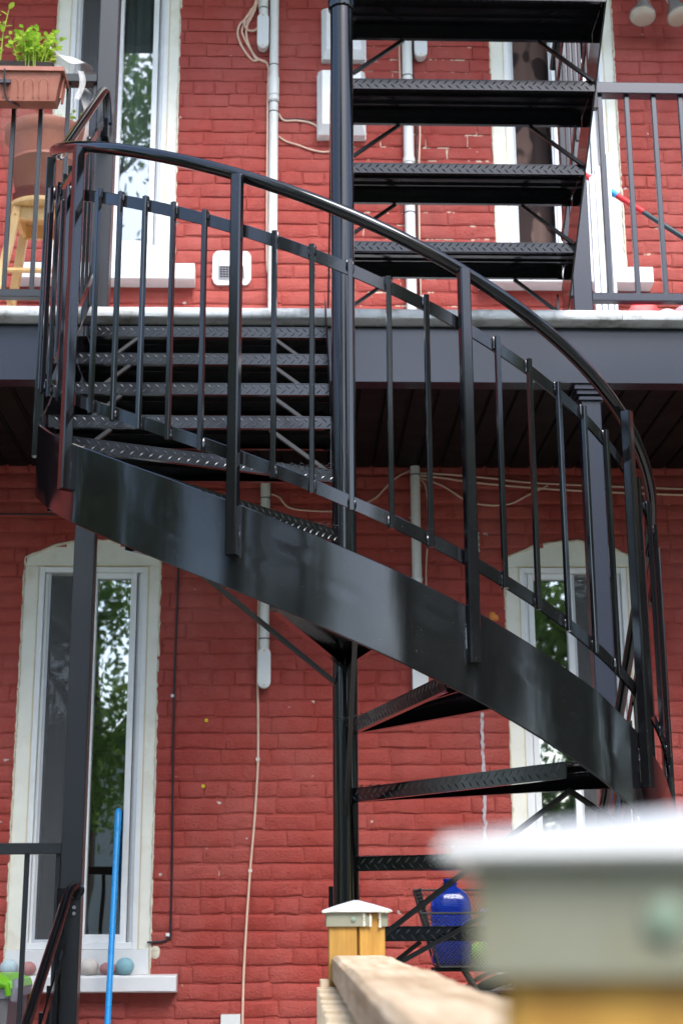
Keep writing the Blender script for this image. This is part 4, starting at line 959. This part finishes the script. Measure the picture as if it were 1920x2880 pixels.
# stool
T = empty('stool', (SX, SY, ZB), 'round topped pine stool carrying the netted pot', 'stool')
m = MB(); m.lathe([(0.10, 0), (0.14, 0.002), (0.148, 0.008), (0.148, 0.022), (0.142, 0.030), (0.02, 0.031)], (SX, SY, 4.380), 40); m.build('seat', 'pine', T, True, 50)
legs = []
for sx, sy in ((-1, -1), (1, -1), (-1, 1), (1, 1)):
    a, b_ = Vector((SX + sx * 0.088, SY + sy * 0.088, 4.379)), Vector((SX + sx * 0.175, SY + sy * 0.165, ZB + 0.001)); legs.append((a, b_))
    MB().bar(a, b_, 0.036, 0.030, 0.004, up=(0, 1, 0)).build('leg', 'pine', T)
    s_ = MB()
    for t_ in (0.06, 0.80): p = a.lerp(b_, t_); s_.sphere((p.x, p.y - 0.018, p.z), 0.006, 8, 6, (1, .5, 1))
    s_.build('plug', 'pine', T)
MB().box(SX - 0.085, SX + 0.085, SY - 0.098, SY - 0.080, 4.322, 4.3795).build('apron', 'pine', T); MB().box(SX - 0.085, SX + 0.085, SY + 0.080, SY + 0.098, 4.322, 4.3795).build('apron', 'pine', T)
MB().box(SX - 0.098, SX - 0.080, SY - 0.078, SY + 0.078, 4.322, 4.3795).build('apron', 'pine', T); MB().box(SX + 0.080, SX + 0.098, SY - 0.078, SY + 0.078, 4.322, 4.3795).build('apron', 'pine', T)
for i, j, ts in ((0, 1, (0.48, 0.84)), (2, 3, (0.50, 0.72)), (0, 2, (0.56,)), (1, 3, (0.56,))):
    for t_ in ts: MB().tube([legs[i][0].lerp(legs[i][1], t_), legs[j][0].lerp(legs[j][1], t_)], 0.011, 10).build('rung', 'pine', T)

# ------------------------------------------------------------------ balcony things, upper right
T = empty('folding_shutter', (1.31, 5.95, ZB), 'white ribbed folding shutter leaning edge-on behind the slate post', 'shutter')
for i in range(7):
    x = 1.268 + 0.0135 * i; MB().bar((x, 5.88 + 0.012 * (i % 2), ZB + 0.002), (x + 0.03, 6.02 + 0.012 * (i % 2), ZB + 0.93 + 0.02 * i), 0.0125, 0.03, 0.002, up=(0, 1, 0)).build('panel', 'pvc_white', T)
T = empty('broom', (1.5, 6.0, ZB), 'broom with red, labelled and dark teal handle leaning behind the slate railing', 'broom')
A_, B_ = Vector((1.235, 6.10, 4.790)), Vector((1.90, 5.72, 4.06))
def seg(t0, t1, r, mat, nm): MB().tube([A_.lerp(B_, t0), A_.lerp(B_, t1)], r, 12).build(nm, mat, T, True, 60)
seg(0, 0.18, 0.0135, 'red_plastic', 'grip'); seg(0.18, 0.22, 0.0145, 'net_white', 'label'); seg(0.22, 0.265, 0.0145, 'label_blue', 'label'); seg(0.265, 0.41, 0.0135, 'red_plastic', 'sleeve'); seg(0.41, 1.25, 0.0115, 'teal_grip', 'handle')
e_ = A_.lerp(B_, 1.25); MB().box(e_.x - 0.15, e_.x + 0.15, e_.y - 0.03, e_.y + 0.03, e_.z - 0.14, e_.z + 0.01).build('bristles', 'teal_grip', T)
tag(MB().loft([[(1.275, 5.44, ZB + .002), (1.45, 5.44, ZB + .002), (1.45, 5.62, ZB + .002), (1.275, 5.62, ZB + .002)], [(1.31, 5.45, ZB + .085), (1.405, 5.45, ZB + .09), (1.405, 5.60, ZB + .09), (1.31, 5.60, ZB + .085)], [(1.33, 5.46, ZB + .095), (1.385, 5.46, ZB + .1), (1.385, 5.59, ZB + .1), (1.33, 5.59, ZB + .095)]]).build('storage_tub', 'red_plastic', None, True, 20), 'bright red plastic tub on the balcony floor behind the slate railing', 'tub')
m = MB(); m.sphere((1.56, 5.52, ZB + 0.06), 0.07, 12, 8, (1.1, 1, .85), .03); tag(m.build('toy_ball', 'pink_plastic', None, True, 80), 'pale pink rounded toy beside the red tub', 'toy')
m = MB(); m.sphere((1.462, 5.50, ZB + 0.046), 0.045, 12, 8, (1.1, 1, 1), .03); tag(m.build('toy_ball', 'pink_plastic', None, True, 80), 'small pale toy touching the red tub', 'toy')

# ------------------------------------------------------------------ porch things
for x, mt, lab, r, sq in ((-0.828, 'stone_cream', 'cream painted stone on the sill next to the dark post', 0.037, .92), (-0.752, 'stone_pink', 'pink painted stone on the sill behind the blue handle', 0.033, .78), (-0.684, 'stone_teal', 'teal painted stone on the sill, outermost of three', 0.036, .98), (-1.150, 'stone_pale', 'pale blue painted stone on the sill above the green bin', 0.036, .9), (-1.074, 'stone_pink', 'pink painted stone on the sill beside the pale blue one', 0.033, .85)):
    m = MB(); m.sphere((x, 6.425, 1.3195 + r * sq * 0.93), r, 16, 12, (1.05, .85, sq), .02); tag(m.build('painted_stone', mt, None, True, 80), lab, 'stone', 'painted stones on the sill')
T = empty('blue_broom', (-0.72, 6.12, PORCH), 'bright blue broom handle leaning against the lower window', 'broom')
p0, p1 = Vector((-0.7175, 6.12, PORCH + 0.004)), Vector((-0.7365, 6.478, 1.985))
MB().tube([p0, p1.lerp(p0, 0.075)], 0.0125, 14).build('shaft', 'blue_handle', T, True, 60)
MB().tube([p1.lerp(p0, 0.078), p1.lerp(p0, 0.07), p1.lerp(p0, 0.012), p1], [0.0125, 0.0145, 0.0135, 0.009], 14).build('end_cap', 'blue_handle', T, True, 60)
T = empty('wheelie_bin', (-1.20, 5.92, PORCH), 'grey bin with lime green lid under the lower window', 'bin')
m = MB(); m.loft([[(-1.40, 5.72, PORCH + .002), (-1.045, 5.72, PORCH + .002), (-1.045, 6.08, PORCH + .002), (-1.40, 6.08, PORCH + .002)], [(-1.42, 5.70, 1.285), (-1.015, 5.70, 1.285), (-1.015, 6.10, 1.285), (-1.42, 6.10, 1.285)]]); m.build('body', 'bin_grey', T, False)
m = MB(); m.loft([[(-1.425, 5.692, 1.262), (-1.005, 5.692, 1.262), (-1.005, 6.105, 1.262), (-1.425, 6.105, 1.262)], [(-1.43, 5.688, 1.296), (-1.0, 5.688, 1.296), (-1.0, 6.11, 1.296), (-1.43, 6.11, 1.296)]]); m.build('rim', 'bin_clip', T, False)
m = MB(); m.loft([[(-1.43, 5.69, 1.297), (-0.998, 5.69, 1.297), (-0.998, 6.10, 1.297), (-1.43, 6.10, 1.297)], [(-1.43, 5.70, 1.322), (-1.005, 5.70, 1.322), (-1.005, 6.09, 1.322), (-1.43, 6.09, 1.322)], [(-1.41, 5.75, 1.345), (-1.05, 5.75, 1.342), (-1.05, 6.05, 1.342), (-1.41, 6.05, 1.345)]]); m.build('lid', 'green_plastic', T, True, 20)
MB().tube([(-1.10, 5.675, 1.275), (-1.10, 5.668, 1.31), (-1.06, 5.665, 1.325), (-1.02, 5.668, 1.31), (-1.015, 5.68, 1.275)], 0.012, 8).build('lid_clip', 'green_plastic', T)
MB().tube([(-0.998, 5.70, 1.255), (-0.988, 5.69, 1.30), (-0.992, 5.70, 1.325)], 0.014, 8).build('latch', 'bin_clip', T); MB().tube([(-1.125, 5.668, 1.24), (-1.115, 5.664, 1.29), (-1.118, 5.668, 1.315)], 0.013, 8).build('latch', 'bin_clip', T)

# bicycle with rear basket
BK = empty('bicycle', (0.95, 5.55, PORCH), 'red bicycle parked on the porch with a black wire basket', 'bicycle')
BY = 5.55; r_w = 0.298
def wheel(xc):
    zc = PORCH + r_w + 0.002
    def ring(r, rt, n=40, sec=10): return [[(xc + (r + rt * math.cos(2 * math.pi * q / sec)) * math.cos(2 * math.pi * k / n), BY + rt * math.sin(2 * math.pi * q / sec), zc + (r + rt * math.cos(2 * math.pi * q / sec)) * math.sin(2 * math.pi * k / n)) for q in range(sec)] for k in range(n)]
    ty = MB(); ty.loft(ring(r_w - 0.02, 0.02), False, True); wt = ty.build('wheel', 'rubber', BK, True, 70)
    rm = MB(); rm.loft(ring(r_w - 0.046, 0.009), False, True); rm.build('rim', 'rim_silver', wt, True, 70)
    sp = MB()
    for k in range(24):
        a = 2 * math.pi * k / 24; s_ = 1 if k % 2 else -1; sp.bar((xc + 0.02 * math.cos(a + s_ * .8), BY + s_ * 0.028, zc + 0.02 * math.sin(a + s_ * .8)), (xc + (r_w - .05) * math.cos(a), BY, zc + (r_w - .05) * math.sin(a)), 0.002, 0.002)
    sp.ydisc((xc, BY, zc), [(0.018, -.035), (0.018, .035)], 12); sp.build('spokes', 'rim_silver', wt)
    return zc
XW, XF = 0.80, 1.82
zc = wheel(XW); wheel(XF)
fen = [];
for k in range(0, 25):
    a = R_(20 + 150 * k / 24); fen.append([(XW + (r_w + 0.022 - 0.010 * abs(q)) * math.cos(a), BY + q * 0.026, zc + (r_w + 0.022 - 0.010 * abs(q)) * math.sin(a)) for q in (-1, -.5, 0, .5, 1)] + [(XW + (r_w + 0.019 - 0.010 * abs(q)) * math.cos(a), BY + q * 0.025, zc + (r_w + 0.019 - 0.010 * abs(q)) * math.sin(a)) for q in (1, .5, 0, -.5, -1)])
MB().loft(fen).build('mudguard', 'bike_red', BK, True, 50)
fr = MB(); seat = (XW + 0.40, BY, zc + 0.40); bb = (XW + 0.44, BY, zc - 0.03); hd_ = (XF - 0.22, BY, zc + 0.42); hd2 = (XF - 0.18, BY, zc + 0.28)
for a, b_ in ((bb, seat), (seat, hd_), (bb, hd2), (hd_, hd2)): fr.tube([a, b_], 0.016, 10)
for s_ in (-1, 1): fr.tube([(XW, BY + s_ * .055, zc), (bb[0] - .02, BY + s_ * .03, bb[2])], 0.009, 8); fr.tube([(XW, BY + s_ * .055, zc), (seat[0] - .02, BY + s_ * .02, seat[2] - .03)], 0.008, 8); fr.tube([(XF, BY + s_ * .045, zc), (hd2[0] + .01, BY + s_ * .03, hd2[2] - .02)], 0.010, 8)
fr.build('frame', 'bike_red', BK, True, 60)
m = MB(); m.tube([seat, (seat[0] - .04, BY, seat[2] + .13)], 0.012, 8); m.build('seat_post', 'rim_silver', BK); m = MB(); m.sphere((seat[0] - .03, BY, seat[2] + .16), 0.1, 14, 8, (1.2, .75, .35)); m.build('saddle', 'rubber', BK, True, 80)
m = MB(); m.tube([hd_, (XF - .25, BY, zc + .55)], 0.012, 8); m.tube([(XF - .38, BY - .28, zc + .57), (XF - .26, BY - .2, zc + .58), (XF - .25, BY, zc + .55), (XF - .26, BY + .2, zc + .58), (XF - .38, BY + .28, zc + .57)], 0.011, 8); m.build('handlebar', 'rim_silver', BK)
m = MB(); m.ydisc((bb[0], BY - .05, bb[2]), [(0.085, .004), (0.085, -.004)], 24); m.tube([(bb[0], BY - .08, bb[2]), (bb[0] + .1, BY - .08, bb[2] - .13)], .009, 8); m.build('crank', 'rim_silver', BK)
rk = MB()
for s_ in (-1, 1): rk.tube([(XW - 0.02, BY + s_ * .07, zc), (XW - .20, BY + s_ * .07, 1.355)], 0.006, 6); rk.tube([(XW - .31, BY + s_ * .07, 1.357), (XW + .28, BY + s_ * .07, 1.357)], 0.006, 6)
for xx in (-.3, -.1, .1): rk.tube([(XW + xx, BY - .07, 1.357), (XW + xx, BY + .07, 1.357)], .005, 6)
rk.build('rack', 'rubber', BK)
# wire basket: 4 sloping mesh sides
top_ = [(0.440, 5.40), (0.985, 5.40), (0.985, 5.72), (0.440, 5.72)]; bot_ = [(0.505, 5.45), (0.93, 5.45), (0.93, 5.67), (0.505, 5.67)]; zt, zb = 1.632, 1.368
bk = empty('wire_basket', (0.7, 5.56, zb), 'black wire mesh basket on the bicycle rack holding the blue jug', 'basket')
m = MB()
for q in range(4):
    t0, t1 = Vector((*top_[q], zt)), Vector((*top_[(q + 1) % 4], zt)); b0, b1 = Vector((*bot_[q], zb)), Vector((*bot_[(q + 1) % 4], zb))
    if q == 0: t0.z = t1.z = zt - 0.085; t0 = t0.lerp(b0, 0.0); 
    n = 34 if q % 2 == 0 else 20
    for i in range(n + 14):
        for s_ in (1, -1):
            u0 = (i - 14 if s_ > 0 else i) / n; u1 = u0 + s_ * 14 / n
            c0, c1 = max(0, min(1, u0)), max(0, min(1, u1))
            if abs(c1 - c0) < 1e-4: continue
            f0, f1 = (c0 - u0) / (u1 - u0), (c1 - u0) / (u1 - u0)
            m.bar(b0.lerp(b1, c0).lerp(t0.lerp(t1, c0), f0), b0.lerp(b1, c1).lerp(t0.lerp(t1, c1), f1), 0.0016, 0.0016)
mo = m.build('mesh', 'rubber', bk, False); mo['kind'] = 'stuff'
m = MB(); m.tube([Vector((*p, zt - (0.085 if i < 2 else 0))) for i, p in enumerate(top_)] + [Vector((*top_[0], zt - .085))], 0.004, 6); m.tube([Vector((*p, zb)) for p in bot_] + [Vector((*bot_[0], zb))], 0.004, 6)
for q in range(4): m.tube([Vector((*top_[q], zt - (0.085 if q < 2 else 0))), Vector((*bot_[q], zb))], 0.0045, 6)
m.build('rim_wire', 'rubber', bk)
MB().box(0.507, 0.928, 5.452, 5.668, zb + 0.001, zb + 0.004).build('floor_mesh', 'rubber', bk)
JX, JY = 0.556, 5.53
jg = empty('plastic_jug', (JX, JY, zb + .005), 'translucent blue plastic jug with open neck in the wire basket', 'jug')
m = MB(); prof = [(0.058, 0), (0.066, 0.006)] + [(0.069 - (0.0045 if q % 3 == 2 else 0), 0.014 + 0.0115 * q) for q in range(16)] + [(0.068, 0.198), (0.064, 0.222), (0.052, 0.244), (0.032, 0.260), (0.0225, 0.266), (0.0225, 0.292), (0.0190, 0.292), (0.0190, 0.268)]

def boxy(r, k, n=32):
    a_ = 2 * math.pi * k / n; q = (abs(math.cos(a_)) ** 5 + abs(math.sin(a_)) ** 5) ** (-1 / 5) if r > 0.03 else 1.0
    return (r * q * math.cos(a_) * 1.04, r * q * math.sin(a_) * 0.82)
m.loft([[(JX + boxy(r, k)[0], JY + boxy(r, k)[1], zb + .005 + z_) for k in range(32)] for r, z_ in prof]); m.build('body', 'blue_jug', jg, True, 40)
m = MB(); m.lathe([(0.0216, 0.274), (0.026, 0.275), (0.026, 0.279), (0.0216, 0.28)], (JX, JY, zb + .005), 20, 1.05, .85); m.lathe([(0.0216, 0.286), (0.0245, 0.287), (0.0245, 0.2935), (0.0216, 0.294)], (JX, JY, zb + .005), 20, 1.05, .85); m.build('neck_ring', 'blue_jug', jg, True, 40)
m = MB(); m.sphere((0.655, 5.50, zb + .045), 0.04, 12, 8, (1, 1, 1)); tag(m.build('toy_ball', 'lime_toy', None, True, 80), 'lime green ball inside the wire basket', 'toy')
m = MB(); m.sphere((0.650, 5.50, zb + .108), 0.022, 12, 8, (1, .8, 1.1)); tag(m.build('toy_ball', 'yellow_plastic', None, True, 80), 'small yellow ball resting on the lime green one', 'toy')
m = MB(); m.lathe([(0.028, 0), (0.034, .10), (0.036, .185), (0.03, .19)], (0.700, 5.56, zb + .005), 16); tag(m.build('plastic_cup', 'purple_toy', None, True, 50), 'purple plastic cup in the wire basket beside the jug', 'cup')

# ------------------------------------------------------------------ wooden fence in front
def cap(xc, yc, label, torn=False, dz=0.0):
    t = empty('post_cap', (xc, yc, 1.50), label, 'post cap', None)
    h = 0.049; z0, z1 = 1.5065 + dz, 1.5275 + dz
    b = MB(); th = 0.003
    if not torn: b.box(xc - h, xc + h, yc - h, yc - h + th, z0, z1)
    else:
        b.prismY([(xc - h, z0), (xc + 0.020, z0), (xc + 0.019, z0 + 0.004), (xc + 0.024, z0 + 0.009), (xc + 0.017, z0 + 0.016), (xc + 0.012, z1), (xc - h, z1)], yc - h, yc - h + th)
        b.prismY([(xc + 0.036, z0), (xc + h, z0), (xc + h, z1), (xc + 0.036, z1), (xc + 0.033, z0 + 0.013), (xc + 0.037, z0 + 0.007)], yc - h, yc - h + th)
    b.box(xc - h, xc + h, yc + h - th, yc + h, z0, z1); b.box(xc - h, xc - h + th, yc - h + th, yc + h - th, z0, z1); b.box(xc + h - th, xc + h, yc - h + th, yc + h - th, z0, z1)
    b.build('skirt', 'cap_grey', t, False)
    g = h + 0.0065; tp_ = MB(); n = 6
    def sq(hh, z_, jit=0):
        out = []
        for (ax, ay), (bx_, by_) in (((-1, -1), (1, -1)), ((1, -1), (1, 1)), ((1, 1), (-1, 1)), ((-1, 1), (-1, -1))):
            for q in range(n): u = q / n; out.append((xc + hh * (ax + (bx_ - ax) * u) + random.uniform(-jit, jit), yc + hh * (ay + (by_ - ay) * u) + random.uniform(-jit, jit), z_ + random.uniform(-jit, jit) * .4))
        return out
    tp_.loft([sq(g - .002, z1 + .0002, 0), sq(g, z1 + 0.002, .0008 if torn else .0002), sq(g - .001, z1 + 0.0045, .0006 if torn else .0002), sq(g * .55, z1 + 0.0045 + (0.008 if torn else 0.0045)), sq(0.004, z1 + (0.020 if torn else 0.0135))]); tp_.build('pyramid', 'cap_top', t, True, 25)
    sc_ = MB(); sc_.ydisc((xc - (0.006 if torn else 0.0130), yc - h - 0.001, z0 + 0.0108), [(0.0038, 0.001), (0.0038, -0.001), (0.002, -0.0016)], 12); sc_.build('screw', 'cap_screw', t)
    if torn:
        tr = MB()
        for q in range(16): tr.sphere((xc + 0.016 + 0.006 * math.sin(q * 2.1) + (0.02 if q % 3 == 0 else 0), yc - h - 0.001, z0 + 0.0015 * q * .9), random.uniform(.0012, .0026), 5, 4, (1, .5, 1.3), .3)
        for q in range(12): tr.sphere((xc + 0.034 + 0.0016 * q, yc - h - .006, z1 + 0.002 + .001 * math.sin(q * 3)), random.uniform(.0012, .0022), 5, 4, (1, 1, 1), .3)
        for q in range(6): tr.sphere((xc - 0.054 + 0.0016 * q, yc - h - .006, z1 + 0.001), random.uniform(.001, .0018), 5, 4, (1, 1, 1), .3)
        tr.build('torn_plastic', 'cap_torn', t)
    return t
FX0, FY0, FX1, FY1 = 0.101, 2.545, 0.0901, 0.355
for xc, yc, lab in ((FX0, FY0, 'amber treated wood fence post with a split face, below the torn cap'), (0.0901, 0.3417, 'blurred amber wood fence post at the end of the rail beside the viewer')):
    t = empty('fence_post', (xc, yc, 0), lab, 'fence post', 'fence posts'); hw = 0.0443
    if yc > 1:
        MB().prismZ([(xc - hw, yc - hw), (xc - 0.0005, yc - hw), (xc - 0.0018, yc - hw + .014), (xc - 0.0018, yc + hw), (xc - hw, yc + hw)], 0.002, 1.526).build('split_half', 'post_amber', t, False)
        MB().prismZ([(xc + 0.0045, yc - hw), (xc + hw, yc - hw), (xc + hw, yc + hw), (xc - 0.0010, yc + hw), (xc - 0.0008, yc - hw + .014)], 0.002, 1.526).build('split_half', 'post_amber', t, False)
    else: MB().bar((xc, yc, 0.002), (xc, yc, 1.517), 2 * hw, 2 * hw, 0.003, up=(0, 1, 0)).build('timber', 'post_amber', t); t.rotation_euler.z = R_(-8)
cap(FX0, FY0, 'torn grey and white plastic cap on the far fence post', True)
nc = cap(0.0901, 0.3417, 'large blurred white topped plastic cap on the near fence post', False, -0.0082); nc.rotation_euler.z = R_(-8)
FR = empty('fence_rail', (0.1, 1.5, 0.25), 'pale weathered lumber handrail running from the torn cap post past the viewer', 'fence')
ya, yb_ = FY0 - 0.046, FY1 + 0.046; n = 40; zt = 1.4625
def rx_(y): return FX1 + (FX0 - FX1) * (y - FY1) / (FY0 - FY1)
rg = []
for i in range(n + 1):
    y = ya + (yb_ - ya) * i / n; x = rx_(y) + 0.003; wv = 0.0012 * math.sin(y * 9) ; hw = 0.0425
    j = lambda: random.uniform(-.0008, .0008)
    rg.append([(x - hw + j(), y, zt - .038), (x - hw + j(), y, zt - .005 + j()), (x - hw + .005, y, zt + wv + j()), (x + hw - .005, y, zt + wv + j()), (x + hw + j(), y, zt - .005), (x + hw + j(), y, zt - .038)])
MB().loft(rg).build('top_rail', 'lumber_pale', FR, True, 30)
MB().bar((rx_(ya) - 0.008, ya, zt - 0.085), (rx_(yb_) - 0.008, yb_, zt - 0.085), 0.038, 0.089, 0.003).build('sub_rail', 'lumber_side', FR)
MB().bar((rx_(ya) - 0.008, ya, 0.25), (rx_(yb_) - 0.008, yb_, 0.25), 0.038, 0.089, 0.003).build('bottom_rail', 'lumber_side', FR)
y = ya - 0.03
while y > yb_:
    MB().bar((rx_(y) - 0.046, y, 0.16), (rx_(y) - 0.046, y, zt - 0.045 - random.uniform(0, .004)), 0.036, 0.036, 0.003, up=(0, 1, 0)).build('picket', 'picket', FR); y -= 0.115
MB().bar((FX0 - 0.052, FY0 - 0.03, 0.01), (FX0 - 0.052, FY0 - 0.03, 1.425), 0.014, 0.07, 0.002, up=(0, 1, 0)).build('corner_board', 'picket', FR)

# ------------------------------------------------------------------ behind the viewer: what the panes and the paint reflect
G = empty('garage', (-4, -10, 0), 'pale garage with dark flat roof across the yard', 'building')
MB().box(-10, 3.2, -13, -9, 0.002, 3.9).build('wall', 'garage_wall', G, False); MB().box(-10.2, 3.4, -13.2, -8.85, 3.901, 4.15).build('roof', 'garage_roof', G, False)
struct(MB().box(-20, 20, -8.6, -4.2, 0.003, 0.02).build('lawn', 'grass_green'))
def tree(x, y, h, rad, z0, label, n, ls=1.0):
    t = empty('yard_tree', (x, y, 0), label, 'tree', 'yard trees')
    tr = MB(); tr.tube([(x, y, 0), (x + .1, y, h * .25), (x - .1, y + .1, h * .55), (x, y, h * .9)], [0.2, 0.16, 0.1, 0.03], 10)
    cl = []
    for k in range(26):
        a = random.uniform(0, 6.28); zz = z0 + (h - z0) * random.random(); rr = rad * math.sqrt(random.random()) * math.sin(max(.25, min(1, (zz - z0) / (h - z0))) * 2.6) ** .5
        c = Vector((x + rr * math.cos(a), y + rr * math.sin(a), zz)); cl.append(c)
        tr.tube([(x, y, max(0.6, zz - rad * .5)), tuple(Vector((x, y, zz)).lerp(c, .6) + Vector((0, 0, -.1))), c], [0.05, 0.03, 0.012], 6)
    tr.build('trunk', 'bark', t)
    m = MB()
    for k in range(n):
        c = random.choice(cl); s_ = rad * 0.26; p = c + Vector((random.gauss(0, s_), random.gauss(0, s_), random.gauss(0, s_ * .7)))
        L = random.uniform(.07, .13) * ls; d = Vector((random.gauss(0, 1), random.gauss(0, 1), random.gauss(-.3, .8))).normalized(); u = d.orthogonal().normalized()
        m.add([p, p + d * L * .5 + u * L * .28, p + d * L, p + d * L * .5 - u * L * .28], [(0, 1, 2, 3)])
    me = bpy.data.meshes.new('crown'); me.from_pydata(m.v, [], m.f); me.materials.append(MAT['leaf_tree']); o = link('crown', me, t); o['kind'] = 'stuff'
random.seed(21)
tree(-2.5, -4.6, 14.5, 1.8, 3.0, 'leafy tree before the garage, left of the gap', 33000)
tree(-7.4, -4.4, 7, 2.0, 0.9, 'unseen leafy tree added at the far end of the garage to darken reflections', 10000, 2.0)  # left trees, unseen: put in to darken and band the stringer's reflections
tree(-8.6, 0.4, 6, 2.1, 0.8, 'unseen low tree added on the near side of the garage to darken reflections', 10000, 2.0)
tree(-7.8, 4.6, 5.5, 1.7, 0.8, 'unseen small tree added close to the house wall to darken reflections', 8000, 2.0)
tree(3.9, -5.0, 7.2, 2.2, 1.0, 'leafy tree right of the gap behind the viewer', 26000, 1.2)
tree(6.6, -2.6, 6.5, 2.2, 0.9, 'unseen spreading tree added at the edge of the yard to darken reflections', 12000, 1.8)  # right side of the same added ring, out of view, gaps left for bands
tree(8.0, 1.6, 6, 2.1, 0.9, 'unseen broad tree added beside the neighbouring yard to darken reflections', 10000, 1.8)
tree(6.2, 5.0, 6, 1.5, 0.7, 'unseen dense tree added close to the house on the neighbouring side to darken reflections', 12000, 1.8)  # added out of view to darken the pale right end of the stringer
